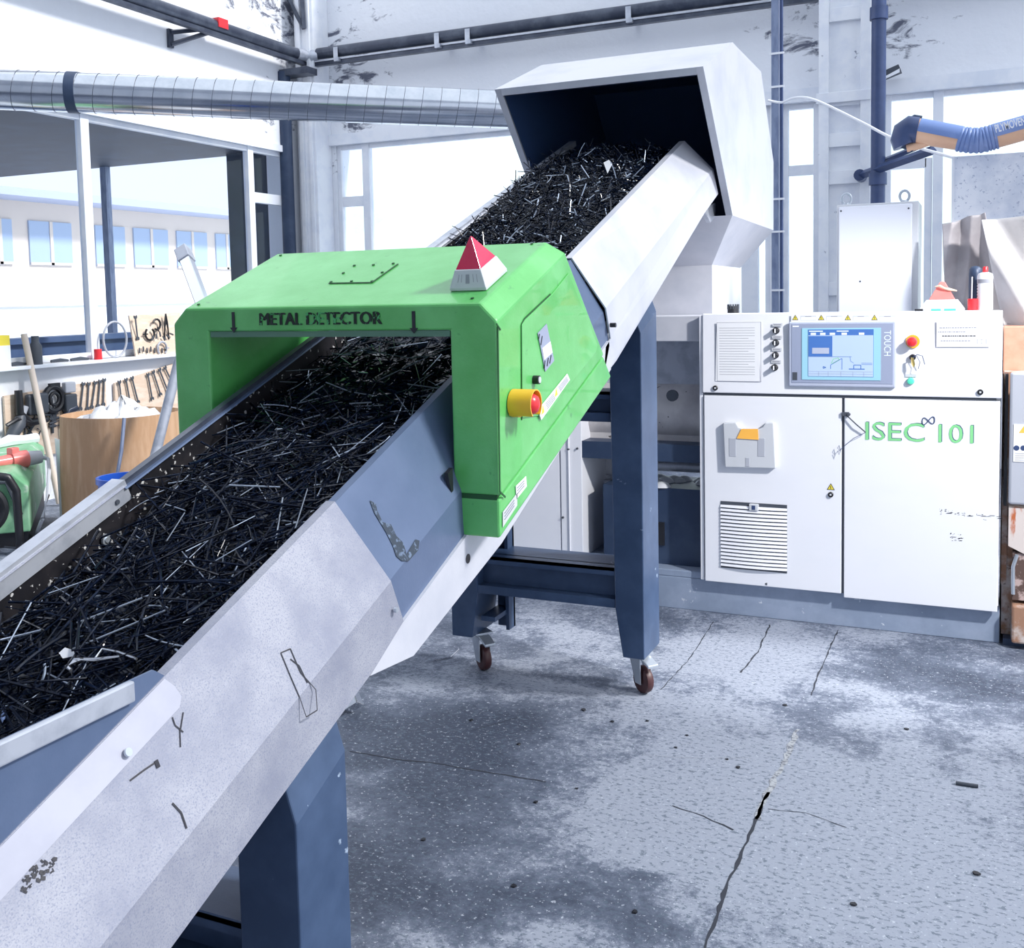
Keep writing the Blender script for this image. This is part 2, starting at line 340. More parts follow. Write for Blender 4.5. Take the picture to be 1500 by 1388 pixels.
    a1 = N.new('ShaderNodeMath'); a1.operation = 'MULTIPLY_ADD'; am = N.new('ShaderNodeMath'); am.operation = 'MULTIPLY_ADD'; L.new(noise(5, 12, rgh=.72), am.inputs[0]); am.inputs[1].default_value = .75; L.new(A.outputs['Fac'], am.inputs[2]); L.new(noise(30, 10, rgh=.85), a1.inputs[0]); a1.inputs[1].default_value = 1.25; L.new(am.outputs[0], a1.inputs[2])
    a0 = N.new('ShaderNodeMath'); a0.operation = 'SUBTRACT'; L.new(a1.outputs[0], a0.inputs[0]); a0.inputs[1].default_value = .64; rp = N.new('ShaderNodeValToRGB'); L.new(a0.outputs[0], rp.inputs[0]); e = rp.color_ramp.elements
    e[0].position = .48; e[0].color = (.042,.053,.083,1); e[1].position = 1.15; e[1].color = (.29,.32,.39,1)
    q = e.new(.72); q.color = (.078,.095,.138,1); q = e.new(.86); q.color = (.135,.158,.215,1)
    mr = N.new('ShaderNodeMapRange'); L.new(noise(46, 3, (1,1.6,1), .7), mr.inputs[0]); mr.inputs[1].default_value = .55; mr.inputs[2].default_value = .60; mr.inputs[4].default_value = .75
    mx = N.new('ShaderNodeMix'); mx.data_type = 'RGBA'; L.new(mr.outputs[0], mx.inputs[0]); L.new(rp.outputs[0], mx.inputs[6]); mx.inputs[7].default_value = (.09,.12,.16,1)
    mr2 = N.new('ShaderNodeMapRange'); L.new(noise(70, 4, (1,1,1), .7), mr2.inputs[0]); mr2.inputs[1].default_value = .60; mr2.inputs[2].default_value = .66; mr2.inputs[4].default_value = .75
    mx2 = N.new('ShaderNodeMix'); mx2.data_type = 'RGBA'; L.new(mr2.outputs[0], mx2.inputs[0]); L.new(mx.outputs[2], mx2.inputs[6]); mx2.inputs[7].default_value = (.50,.54,.62,1)
    L.new(mx2.outputs[2], b.inputs['Base Color'])
    bp = N.new('ShaderNodeBump'); bp.inputs['Strength'].default_value = .4; bp.inputs['Distance'].default_value = .006; L.new(noise(30, 8), bp.inputs['Height']); L.new(bp.outputs[0], b.inputs['Normal'])
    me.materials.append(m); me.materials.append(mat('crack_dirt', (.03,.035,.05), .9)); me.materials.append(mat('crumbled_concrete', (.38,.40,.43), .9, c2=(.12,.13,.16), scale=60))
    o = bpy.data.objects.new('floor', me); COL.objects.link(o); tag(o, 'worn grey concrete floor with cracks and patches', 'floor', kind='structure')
    WL[o.name] = Vector((0,0,0))
build_floor()
def struct(o, label, cat): return tag(o, label, cat, kind='structure')

# ---- left wall (plane X = -7) with long window band
zs_l, zh_l = 1.13, 3.25
yl1 = 9.62
mb = M()
mb.box(XW-.3, -3, 0, XW, YW+.3, zs_l); mb.box(XW-.3, -3, zh_l, XW, YW+.3, 6.2); mb.box(XW-.3, yl1, zs_l, XW, YW+.3, zh_l); mb.box(XW-.3, -3, zs_l, XW, 1.5, zh_l)
struct(mb.build('wall_left', MT['wall_left']), 'white plastered left wall with a long window band', 'wall')
# sloping plaster lintel reveal
mb = M(); mb.box(XW-.02, 1.5, zh_l-.02, XW+.03, yl1, zh_l+.05); struct(mb.build('trim_1', MT['winframe']), 'white lintel strip over the left window', 'trim')
mb = M(); mb.box(XW-.05, 1.5, zs_l-.03, XW+.12, yl1, zs_l); sill = struct(mb.build('trim_2', MT['winframe'], bevel=.005), 'white sill of the left window', 'window sill')
def ly(px, py=400): return P(px, py, 'x', XW).y
mb = M(); fr = XW-.08
mb.box(fr, 1.5, zs_l, XW-.02, yl1, zs_l+.06); mb.box(fr, 1.5, zh_l-.07, XW-.02, yl1, zh_l-.02)
m1, m1b = ly(125, 300), ly(136, 300)
mb.box(fr, m1, zs_l, XW-.01, m1b+.01, zh_l)
m2, m2b = ly(371), ly(379)
mb.box(fr, m2, zs_l, XW-.01, m2b, zh_l)
zt = P(400, 291, 'x', XW).z; mb.box(fr, m2b, zt-.06, XW-.02, yl1, zt+.05)
mb.box(fr, yl1-.05, zs_l, XW-.02, yl1, zh_l)
wf = struct(mb.build('window_1', MT['winframe'], bevel=.004), 'white framed window band of the left wall', 'window')
mb = M(); mb.box(fr+.02, 1.5, zs_l, fr+.026, yl1, zh_l); mb.build('pane', MT['glass'], wf)

# ---- rear wall (plane Y = 10) with windows
zh_r = 3.35; zs_r = .9
def rx(px, py=250): return P(px, py, 'y', YW).x
holes = [(rx(493), rx(1128)), (rx(1146), rx(1199)), (rx(1296), 3.2)]
mb = M(); mb.box(XW-.3, YW, 0, 6, YW+.3, zs_r); mb.box(XW-.3, YW, zh_r, 6, YW+.3, 6.2)
xe = XW
for a, b in holes: mb.box(xe, YW, zs_r, a, YW+.3, zh_r); xe = b
mb.box(xe, YW, zs_r, 6, YW+.3, zh_r)
struct(mb.build('wall_rear', MT['wall_rear']), 'white plastered rear wall with soot-stained cracks above the windows', 'wall')
mb = M(); mb.box(XW, YW-.06, zh_r-.02, 6, YW, zh_r+.10); struct(mb.build('trim_3', MT['winframe']), 'lintel strip over the rear windows', 'trim')
FY0, FY1 = YW+.02, YW+.09
def rwin(i, a, b, mull, tran, lab):
    mb = M(); mb.box(a, FY0, zs_r, a+.05, FY1, zh_r); mb.box(b-.05, FY0, zs_r, b, FY1, zh_r); mb.box(a, FY0+.004, zs_r, b, FY1-.004, zs_r+.06); mb.box(a, FY0+.004, zh_r-.07, b, FY1-.004, zh_r)
    for p0, p1 in mull: mb.box(p0, FY0-.01, zs_r, p1, FY1, zh_r)
    for x0, x1, z0, z1 in tran: mb.box(x0, FY0+.008, z0, x1, FY1-.008, z1)
    o = struct(mb.build('window_%d' % i, MT['winframe'], bevel=.004), lab, 'window')
    g = M(); g.box(a, FY0+.03, zs_r, b, FY0+.036, zh_r); g.build('pane', MT['glass'], o)
z1 = P(515, 302, 'y', YW).z; z2 = P(515, 287, 'y', YW).z
rwin(2, holes[0][0], holes[0][1], [(rx(530), rx(540)), (rx(1085), rx(1110, 400))], [(holes[0][0], rx(532), z1, z2)], 'wide white framed rear window left of the hood')
z1 = P(1175, 256, 'y', YW).z; z2 = P(1175, 241, 'y', YW).z
rwin(3, holes[1][0], holes[1][1], [], [(holes[1][0], holes[1][1], z1, z2)], 'narrow rear window between post and steel column')
z1 = P(1320, 247, 'y', YW).z; z2 = P(1320, 233, 'y', YW).z
rwin(4, holes[2][0], holes[2][1], [(rx(1366), rx(1381))], [(holes[2][0], rx(1357), z1, z2), (rx(1354), rx(1365), zs_r, z2)], 'rear window right of the steel column')

mb = M(); mb.box(XW, -3.4, 0, 6, -3.2, 6.2); struct(mb.build('wall_front', MT['wall_rear']), 'plain unseen plastered wall behind the viewpoint, added to cut sky light', 'wall')  # unseen wall, added to dim faces turned towards the camera
mb = M(); mb.box(XW, -3.4, 6.2, 4.2, 2.2, 6.35); struct(mb.build('ceiling', MT['wall_rear']), 'unseen piece of ceiling over the near end, added to cut sky light', 'ceiling')  # unseen part ceiling, sized to block front skylight but pass the sun
# corner pilaster + column
mb = M(); a = rx(461); b = rx(487); mb.box(a, YW-.30, 0, b, YW-.002, 5.9)
mb.box(a+.04, YW-.33, 0, a+.09, YW-.30, 5.9); mb.box(b-.07, YW-.33, 0, b-.03, YW-.30, 5.9)
struct(mb.build('trim_4', MT['column']), 'white corner pilaster where the left and rear walls meet', 'pilaster')
mb = M(); a = P(1199,200,'y',9.6).x; b = P(1275,200,'y',9.6).x
mb.box(a, 9.66, 0, b, 9.98, 5.9)
for x0, x1 in ((a, a+.085), (b-.085, b)): mb.box(x0, 9.6, 0, x1, 9.66, 5.9)
for zz in (P(1240,145,'y',9.6).z, P(1240,205,'y',9.6).z, P(1240,260,'y',9.6).z, P(1240,20,'y',9.6).z, 1.6): mb.box(a+.085, 9.62, zz-.05, b-.085, 9.66, zz+.07)
for zz in (P(1240,142,'y',9.6).z,): mb.box(a-.02, 9.585, zz-.04, b+.03, 9.6, zz+.05)
struct(mb.build('trim_5', MT['column'], bevel=.004), 'white built-up steel column with batten plates', 'steel column')

# ================================================================== OUTSIDE THE LEFT WINDOW
mb = M(); mb.box(-40, -10, -.25, 10, 50, -.05); struct(mb.build('trim_6', MT['ground']), 'pale paved yard outside', 'ground')
# canopy
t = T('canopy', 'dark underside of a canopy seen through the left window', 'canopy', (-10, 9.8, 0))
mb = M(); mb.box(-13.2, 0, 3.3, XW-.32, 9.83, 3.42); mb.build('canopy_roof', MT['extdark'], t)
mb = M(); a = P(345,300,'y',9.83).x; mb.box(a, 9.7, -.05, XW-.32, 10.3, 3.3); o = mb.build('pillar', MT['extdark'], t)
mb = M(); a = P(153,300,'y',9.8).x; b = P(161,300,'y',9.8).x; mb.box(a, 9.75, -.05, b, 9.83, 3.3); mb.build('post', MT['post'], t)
mb = M(); mb.box(-11.5, 5.0, 3.22, -11.3, 6.8, 3.29); o = mb.build('lamp_tube', mat('fluorescent_tube', (.9,.95,.95), .3, emit=(.8,1,.95), es=1.2), t)
# low wall
mb = M(); zp = P(60, 502, 'x', -7.6).z; mb.box(-7.75, 2, -.05, -7.6, 9.6, zp); mb.box(-7.8, 2, zp, -7.55, 9.6, zp+.05)
tag(mb.build('parapet_wall', MT['steel_blue']), 'dark blue-grey low wall just outside the left window', 'wall')
# yellow building
t = T('office_building', 'cream two-storey building with a grey eave seen through the left window', 'building', (-16, 16, 0))
mb = M(); mb.box(-22, 6, 1.6, -14, 19.5, 3.3); mb.build('upper_wall', MT['extyellow'], t)
mb = M(); mb.box(-22, 6, -.05, -14.05, 19.5, 1.6); mb.build('ground_floor_wall', MT['extwhite'], t)
mb = M(); mb.loft([(-13.3,6,3.28),(-13.3,19.8,3.28),(-13.3,19.8,3.40),(-13.3,6,3.40)], [(-22,6,3.3),(-22,19.8,3.3),(-22,19.8,4.2),(-22,6,4.2)]); mb.build('roof', MT['extroof'], t)
for x0, x1 in ((-20,17),(42,104),(139,182),(195,245),(258,302),(315,346),(360,380)):
    y0 = P(x0, 360, 'x', -14).y; y1 = P(x1, 360, 'x', -14).y
    mb = M(); mb.box(-14.0, y0, 2.27, -13.97, y1, 2.98); o = mb.build('window', MT['extglass'], t)
    mb = M(); ym = (y0+y1)/2; mb.box(-13.97, ym-.03, 2.27, -13.955, ym+.03, 2.98); mb.box(-13.97, y0, 2.27, -13.955, y1, 2.31); mb.build('window_frame', MT['extyellow'], o)
# hillside behind rear windows
rng = np.random.RandomState(5); mb = M(); n = 40; rows = 14; V = []
for j in range(rows):
    for i in range(n):
        V.append((-22+i*1.2, 21+j*1.0+rng.rand()*.9, -.1+j*.75+rng.rand()*.9))
mb.add(V, [[j*n+i, j*n+i+1, (j+1)*n+i+1, (j+1)*n+i] for j in range(rows-1) for i in range(n-1)])
tag(mb.build('hedge', MT['foliage'], smooth=True, angle=0), 'green wooded slope behind the rear windows, painted pale with bright haze', 'trees', kind='stuff')

# ================================================================== PIPES, DUCT, POSTS
# corner pipe runs
py_ = 9.75; px_ = -6.8
zr = P(700, 50, 'y', py_).z
def T1(p): return p
t = T('steel_pipe', 'dark steel pipe running along the rear wall above the windows', 'pipe', (-4, py_, zr))
mb = M(); mb.tube([(px_+.15, py_, zr+.02), (3, py_, zr+.02)], .062, 14); mb.build('tube', MT['pipeblack'], t, smooth=True)
mb = M(); mb.box(px_, py_-.03, zr-.115, 3, py_+.03, zr-.075); mb.build('carrier_rail', MT['pipeblack'], t)
mb = M(); mb.box(px_, py_-.045, zr-.075, 3, py_+.02, zr-.062); mb.build('rail_flange', MT['rail'], t)
for pxx in (497, 645, 690, 925):
    x = P(pxx, 60, 'y', py_).x; mb = M(); mb.box(x-.03, py_-.075, zr-.1, x+.03, py_+.07, zr-.06); mb.box(x-.035, py_-.072, zr-.06, x+.02, py_-.066, zr+.05); mb.box(x-.03, py_+.06, zr-.06, x+.03, py_+.24, zr-.04)
    mb.build('bracket', MT['rail'], t)
t = T('steel_pipe', 'dark steel channel beam along the left wall above the duct', 'pipe', (px_, 7, zr))
mb = M(); mb.tube([(px_, 1, zr), (px_, 9.6, zr)], .062, 14); mb.build('tube', MT['pipeblack'], t, smooth=True)
mb = M(); mb.box(px_-.03, 1, zr-.1, px_+.03, 9.7, zr-.062); mb.build('carrier_rail', MT['pipeblack'], t)
mb = M(); mb.tube([(px_, 9.55, zr), (px_+.03, py_-.05, zr), (px_+.15, py_, zr)], .066, 14); mb.build('elbow', MT['rail'], t, smooth=True)
mb = M(); a = P(247, 43, 'x', XW); b = P(247, 70, 'x', XW); c = P(312, 36, 'x', px_)
mb.box(XW, a.y-.03, b.z, XW+.03, a.y+.03, a.z)
e_ = P(312, 41, 'x', px_-.02); mb.tube([(XW+.02, a.y, a.z-.03), e_], .022, 6); mb.tube([(XW+.02, a.y, b.z+.03), e_-Vector((0,0,.03))], .022, 6)
br = mb.build('wall_bracket', MT['pipeblack'], t)
mb = M(); mb.box(px_-.04, e_.y-.02, e_.z+.0, px_+.07, e_.y+.12, e_.z+.09); mb.build('clip', MT['red'], br)
# gusset truss at the corner top
mb = M(); a = P(440, 0, 'y', 9.65); b = P(445, 42, 'y', 9.65); c = P(422, 0, 'y', 9.65)
mb.tube([c+Vector((-.1,0,.2)), b], .025, 4); mb.tube([a+Vector((0,0,.5)), b], .03, 4); tag(mb.build('roof_strut', MT['pipeblack']), 'dark angled steel strut ending above the corner pipe elbow', 'strut')
# dark corner downpipe
t = T('downpipe', 'dark blue corner downpipe between the left window and pilaster', 'pipe', P(425, 300, 'y', 9.55))
a = P(414,300,'y',9.55).x; b = P(430,300,'y',9.55).x
mb = M(); mb.tube([((a+b)/2, 9.55, 0), ((a+b)/2, 9.55, 4.1)], (b-a)/2, 14); mb.build('tube', MT['navy'], t, smooth=True)
mb = M(); mb.box(a-.32, 9.5, 4.05, b+.28, 9.68, 4.12); mb.build('shelf_bracket', MT['pipeblack'], t)
# duct
t = T('spiral_duct', 'large galvanised spiral ventilation duct crossing in front of the corner', 'duct', D(370, 145, 7.6))
A_, B_ = D(-45, 129.5, 7.36), D(860, 165, 8.0)
mb = M(); mb.tube([A_, B_], .141, 40); mb.build('duct_tube', MT['galv'], t, smooth=True)
mb = M(); L_ = (B_-A_).length; dr = (B_-A_).normalized(); up = Vector((0,0,1)); side = dr.cross(up).normalized(); up = side.cross(dr)
n = int(L_/.137)
for k in range(n):
    c = A_+dr*(.137*k+.05); pts = [c+(up*math.cos(q)+side*math.sin(q))*.143+dr*(.02*math.cos(q)) for q in [2*math.pi*i/28 for i in range(29)]]
    mb.tube(pts, .0018, 4)
mb.build('seam', MT['pipeblack'], t)
c = A_+dr*((D(104,136,7.4)-A_).dot(dr)); mb = M(); mb.tube([c-dr*.035, c+dr*.035], .147, 30); mb.build('clamp', MT['navy'], t, smooth=True)
# tall post and cables
yp = 8.2
t = T('post', 'slim grey-blue vertical steel post right of the hood', 'post', P(1138, 455, 'y', yp))
a = P(1130,200,'y',yp).x; b = P(1140,200,'y',yp).x
mb = M(); mb.box(a, yp, 0, b, yp+.07, 5.5); mb.build('steel_section', MT['post'], t)
mb = M(); mb.tube([(b+.02, yp+.02, 0), (b+.022, yp+.02, 5.5)], .013, 6); mb.build('conduit', MT['pipeblue'], t)
mb = M()
for zz in (4.0, 3.4, 3.15, 2.3, 2.05, 1.6):
    mb = M(); mb.box(a-.01, yp-.01, zz, b+.045, yp, zz+.015); mb.build('cable_tie', MT['plywhite'], t)
mb = M(); y0 = 6.3
cpts = [D(1125,147,7.4), D(1145,150,7.35), D(1165,143,7.1), D(1195,147,6.9), D(1260,178,6.6), D(1320,208,6.3), D(1398,231,5.95)]
fine = []
for i in range(len(cpts)-1):
    p0, p1, p2, p3 = cpts[max(i-1,0)], cpts[i], cpts[i+1], cpts[min(i+2,len(cpts)-1)]
    for k in range(6):
        u = k/6; fine.append(.5*((2*p1)+(p2-p0)*u+(2*p0-5*p1+4*p2-p3)*u*u+(3*p1-p0-3*p2+p3)*u**3))
mb.tube(fine+[cpts[-1]], .009, 8)
tag(mb.build('cable', MT['plywhite'], smooth=True), 'white cable slung from the post to the grey duct panel', 'cable')
# blue pipe
yb = 9.3; a = P(1276,100,'y',yb).x; b = P(1298,100,'y',yb).x; xm = (a+b)/2
t = T('downpipe', 'thick dark blue pipe in front of the steel column', 'pipe', (xm, yb, 0))
mb = M(); mb.tube([(xm, yb, 1.0), (xm, yb, 5.6)], (b-a)/2, 20); mb.build('tube', MT['pipeblue'], t, smooth=True)
mb = M()
for q in (20, 262):
    zz = P(1287, q, 'y', yb).z; mb = M(); mb.tube([(xm, yb, zz-.05), (xm, yb, zz+.05)], (b-a)/2+.014, 20); mb.build('socket', MT['pipeblue'], t, smooth=True)
# wall flood lamp
t = T('wall_lamp', 'small flood lamp on the rear wall beside the blue pipe', 'lamp', P(1306, 110, 'y', 9.8))
c = P(1306, 109, 'y', 9.8); mb = M(); mb.hexa([c+Vector(v) for v in ((-.07,-.06,-.03),(.08,-.06,.02),(.08,.1,.02),(-.07,.1,-.03))], [c+Vector(v) for v in ((-.05,-.06,.03),(.06,-.06,.07),(.06,.1,.07),(-.05,.1,.03))]); mb.build('housing', MT['darkgrey'], t)
mb = M(); mb.hexa([c+Vector(v) for v in ((-.06,-.075,-.05),(.07,-.075,.0),(.07,-.06,.0),(-.06,-.06,-.05))], [c+Vector(v) for v in ((-.06,-.075,-.03),(.07,-.075,.03),(.07,-.06,.03),(-.06,-.06,-.03))]); mb.build('lens', MT['plywhite'], t)

# ================================================================== CONVEYOR
conv = T('belt_conveyor', 'long inclined grey belt conveyor on wheeled legs carrying black scrap', 'conveyor', (-1.556, 2.8, 0))
def cpoly(pts): return [FC(*p) for p in pts]
def csheet(sec, s0, s1, t=(-.004, -.003), sec2=None):
    sec2 = sec2 or sec
    c1 = list(sec)+[(a+t[0], b+t[1]) for a, b in reversed(sec)]; c2 = list(sec2)+[(a+t[0], b+t[1]) for a, b in reversed(sec2)]
    return M().loft([FC(a, s0, b) for a, b in c1], [FC(a, s1, b) for a, b in c2])
mir = lambda sec: [(-3.112-a, b) for a, b in sec]
R1 = [(-1.270,.436),(-1.248,.436),(-1.157,.24),(-1.150,.118),(-1.20,.108)]
S0, SG, SH, S1 = .55, 2.134, 3.68, 5.268
csheet(R1, S0, SG).build('side_panel', MT['steel_light'], conv)
csheet(mir(R1), S0, SG, (.004,-.003)).build('side_panel', MT['steel_light'], conv)
R2 = [(-1.272,.430),(-1.252,.430),(-1.163,.238),(-1.158,.125)]
gp = csheet(R2, SG, SH).build('middle_panel', MT['steel_blue'], conv); tag(gp, 'blue-grey middle panel')
csheet(mir(R2), SG, SH, (.004,-.003)).build('middle_panel', MT['steel_blue'], conv)
# bare wear patch on the middle panel
def onR2(px, py):
    # meet the slanted face between (-1.252,.43) and (-1.163,.238)
    c = TC(EYE); d = TC(ray(px, py)); nx, nn = .192, .089; k = nx*(-1.252)+nn*.43
    t = (k-(nx*c.x+nn*c.z))/(nx*d.x+nn*d.z); q = c+d*t; return FC(q.x+.0015, q.y, q.z+.001)
mb = M(); pts = [onR2(*q) for q in ((541,733),(550,738),(552,748),(560,765),(572,768),(580,785),(590,795),(595,812),(608,790),(614,792),(612,806),(598,822),(588,822),(580,815),(575,800),(565,780),(556,765),(548,752))]
mb.add(pts, [list(range(len(pts)))]); mb.build('worn_patch', MT['wear'], gp)
# upper right panels
Ra = [(-1.272,.436),(-1.248,.436),(-1.152,.252),(-1.148,.02)]
Rb = [(-1.272,.442),(-1.246,.442),(-1.125,.300),(-1.113,.10)]
D_ = PCX(1032, 312, -1.113); C_ = PCX(1052, 284, -1.113)
sec_t = (-.004,-.003)
mb = csheet(Ra[:3], SH, S1, sec_t, Rb[:3])
E_ = PCX(903, 528, -1.148)
pl = [FC(-1.152,SH,.252), FC(-1.125,S1,.300), FC(-1.113,C_.y,C_.z), FC(-1.113,D_.y,D_.z), FC(-1.148,E_.y,E_.z), FC(-1.15,SH-.12,.05), FC(-1.15,SH-.06,.135), FC(-1.15,SH,.14)]
mb.prism(pl, (-.005,0,0)); mb.build('side_panel', MT['steel_white'], conv)
mb = csheet(mir(Ra), SH, S1, (.004,-.003), mir(Rb)); mb.build('side_panel', MT['steel_white'], conv)
# base frame strips
fs = [(1.974,.116),(2.137,.035),(2.64,.0),(3.64,.042),(3.66,.14),(2.128,.133)]
mb = M(); mb.prism([FC(-1.150,a,b) for a, b in fs], (-.02,0,0)); fr_ = mb.build('frame_rail', MT['steel_white'], conv)
c = P(686,818,'x',-1.149); mb = M(); mb.cyl(c, c-Vector((.003,0,0)), .012, seg=16); mb.build('hole', MT['black'], fr_)
mb = M(); mb.prism([FC(-1.962,a,b) for a, b in fs], (.02,0,0)); mb.build('frame_rail', MT['steel_white'], conv)
# belly, belt
mb = M(); mb.loft([FC(a,S0,b) for a, b in ((-1.2,.11),(-1.2,.16),(-1.91,.16),(-1.91,.11))], [FC(a,5.25,b) for a, b in ((-1.2,.11),(-1.2,.16),(-1.91,.16),(-1.91,.11))]); mb.build('belly_plate', MT['navy'], conv)
mb = M(); mb.loft([FC(a,S0,b) for a, b in ((-1.275,.16),(-1.275,.20),(-1.845,.20),(-1.845,.16))], [FC(a,5.32,b) for a, b in ((-1.275,.16),(-1.275,.20),(-1.845,.20),(-1.845,.16))]); mb.build('belt', MT['belt'], conv)
mb = M(); mb.cyl(FC(-1.28,5.3,.15), FC(-1.84,5.3,.15), .055); mb.build('head_roller', MT['rail'], conv, smooth=True)
# liners
mb = M(); mb.loft([FC(a,S0,b) for a, b in ((-1.862,.43),(-1.852,.43),(-1.846,.17),(-1.862,.17))], [FC(a,5.4,b) for a, b in ((-1.862,.43),(-1.852,.43),(-1.846,.17),(-1.862,.17))]); mb.build('side_liner', MT['liner'], conv)
mb = M(); mb.loft([FC(a,S0,b) for a, b in ((-1.256,.42),(-1.262,.42),(-1.268,.17),(-1.258,.17))], [FC(a,5.3,b) for a, b in ((-1.256,.42),(-1.262,.42),(-1.268,.17),(-1.258,.17))]); mb.build('side_liner', MT['liner'], conv)
# rim caps on the left
mb = M(); mb.loft([FC(a,S0,b) for a, b in ((-1.885,.436),(-1.885,.446),(-1.845,.446),(-1.842,.395),(-1.846,.395),(-1.85,.436))], [FC(a,2.145,b) for a, b in ((-1.885,.436),(-1.885,.446),(-1.845,.446),(-1.842,.395),(-1.846,.395),(-1.85,.436))])
cap = mb.build('rim_cap', MT['rail'], conv); tag(cap, 'pale flanged rim strip')
mb = M(); q = FC(-1.8415,2.10,.412); mb.cyl(q, q+Vector((.003,0,0)), .006, seg=10); mb.build('screw', MT['darkgrey'], cap)
mb = M(); q = FC(-1.8415,1.5,.41); mb.cyl(q, q+Vector((.003,0,0)), .006, seg=10); mb.build('screw', MT['darkgrey'], cap)
mb = M(); mb.loft([FC(a,2.145,b) for a, b in ((-1.87,.430),(-1.87,.442),(-1.85,.442),(-1.85,.430))], [FC(a,3.70,b) for a, b in ((-1.87,.430),(-1.87,.442),(-1.85,.442),(-1.85,.430))]); mb.build('rim_cap', MT['pipeblack'], conv)
mb = M(); mb.loft([FC(a,3.70,b) for a, b in ((-1.88,.430),(-1.88,.446),(-1.845,.446),(-1.845,.42))], [FC(a,5.45,b) for a, b in ((-1.88,.430),(-1.88,.446),(-1.845,.446),(-1.845,.42))]); mb.build('rim_cap', MT['rail'], conv)
# big washer in the liner
q = P(154, 790, 'x', -1.845); mb = M(); mb.cyl(q, q+Vector((.006,0,0)), .014, seg=6); mb.cyl(q, q+Vector((.009,0,0)), .007, seg=12); mb.build('bolt_head', MT['zinc'], conv)
# right feed hopper wall and lip
mb = M(); zt_ = .990; yy = 1.292
def rimz(y): return (.43 + y*sa)/ca
mb.prism([(-1.25,.45,zt_),(-1.25,yy,zt_),(-1.25,yy+.03,rimz(yy+.03)),(-1.25,.45,rimz(.45)-.03)], (-.005,0,0)); hw = mb.build('feed_wall', MT['steel_blue'], conv); tag(hw, 'grey upright feed wall with a level top edge')
mb = M(); mb.box(-1.238,.45,.958,-1.250,1.238,.9925); mb.build('feed_lip', MT['rail'], conv, bevel=.003)
mb = M(); mb.box(-1.250,.45,rimz(.45),-1.25,.46,rimz(.46))
# overlay plate on the lower side panel
def onR1(px, py, off=.002):
    c = TC(EYE); d = TC(ray(px, py)); nx, nn = .196, .091; k = nx*(-1.248)+nn*.436
    t = (k-(nx*c.x+nn*c.z))/(nx*d.x+nn*d.z); q = c+d*t; return FC(q.x+off, q.y, q.z+off*.46)
mb = M(); a = [onR1(*q) for q in ((-40,1280),(0,1240),(240,994),(255,1005),(265,1020),(262,1036),(0,1318),(-40,1362))]; bb = [p+Vector((-.002,0,-.001)) for p in a]; mb.loft(a, bb)
ov = mb.build('cover_strip', mat('smooth_sheet', (.43,.44,.52), .4, .1, c2=(.38,.39,.47), scale=4, bump=.02), conv); tag(ov, 'smooth pale strip along the top of the lower side panel')
q = onR1(183,1103,.006); mb = M(); mb.cyl(q, q+Vector((.004,0,.002)), .007, seg=14); mb.build('screw', MT['zinc'], ov, smooth=True)
q = P(578,893,'x',-1.148); mb = M(); mb.cyl(q, q+Vector((.007,0,0)), .006, seg=8); mb.build('bolt_head', MT['zinc'], conv)
q = P(894,476,'x',-1.145); mb = M(); mb.cyl(q, q+Vector((.02,0,0)), .008, seg=8); mb.build('bolt_head', MT['black'], conv)
# scratches on the lower side panel
mb = M()
def scr(pts, w_=.0012):
    mb = M() if len(pts) > 2 or pts[0][1] < 1100 else globals()['mb']
    p = [onR1(*q, .0012) for q in pts]
    for a, b in zip(p, p[1:]):
        t = (b-a).normalized(); nn_ = t.cross(Vector((.9,0,.42))).normalized()*w_; mb.quad(a-nn_, b-nn_, b+nn_, a+nn_)
    if mb is not globals()['mb']: mb.build('scratch', MT['inkdark'], conv)
scr([(411,956),(425,950),(440,985),(462,1010),(464,1040),(448,1050),(438,1020),(425,990),(411,956)]); scr([(425,965),(438,975),(450,1000)]); scr([(252,1176),(265,1190),(273,1213)], .0018); scr([(190,1143),(210,1128),(228,1116)], .0015); scr([(228,1113),(232,1124)], .004); scr([(263,1066),(264,1094)]); scr([(252,1050),(256,1062),(268,1072)]); scr([(268,1043),(264,1068)])
for i in range(46):
    x = random.uniform(28, 78); y = 1310 - (x-10)*.72 + random.uniform(-14, 14); scr([(x, y), (x+random.uniform(1,7), y+random.uniform(-4,3))], random.uniform(.0008,.0035))
mb.build('chipped_patch', MT['inkdark'], conv)

# ---- legs
def leg(x0, x1, y0, y1, zb, zc0, zc1, lean, taper=.0, open_in=False, name='leg'):
    """x1 = outer face; zc = chamfer height at y0,y1; lean = signed x shift of the chamfer top"""
    mb = M(); h = .16
    def ring(y, zc):
        return [(x0,y,zb),(x1,y,zb),(x1,y,zc),(x1+lean,y,zc+h),(x0,y,zc+h)]
    mb.loft(ring(y0, zc0), ring(y1, zc1))
    o = mb.build(name, MT['leg'], conv, bevel=.004); return o
zc = lambda y: .596+(y-1.571)*.5
# front pair
leg(-1.325, -1.18, 1.571, 1.745, .17, .597, .675, -.05)
leg(-1.932, -1.79, 1.571, 1.745, .17, .597, .675, .05)
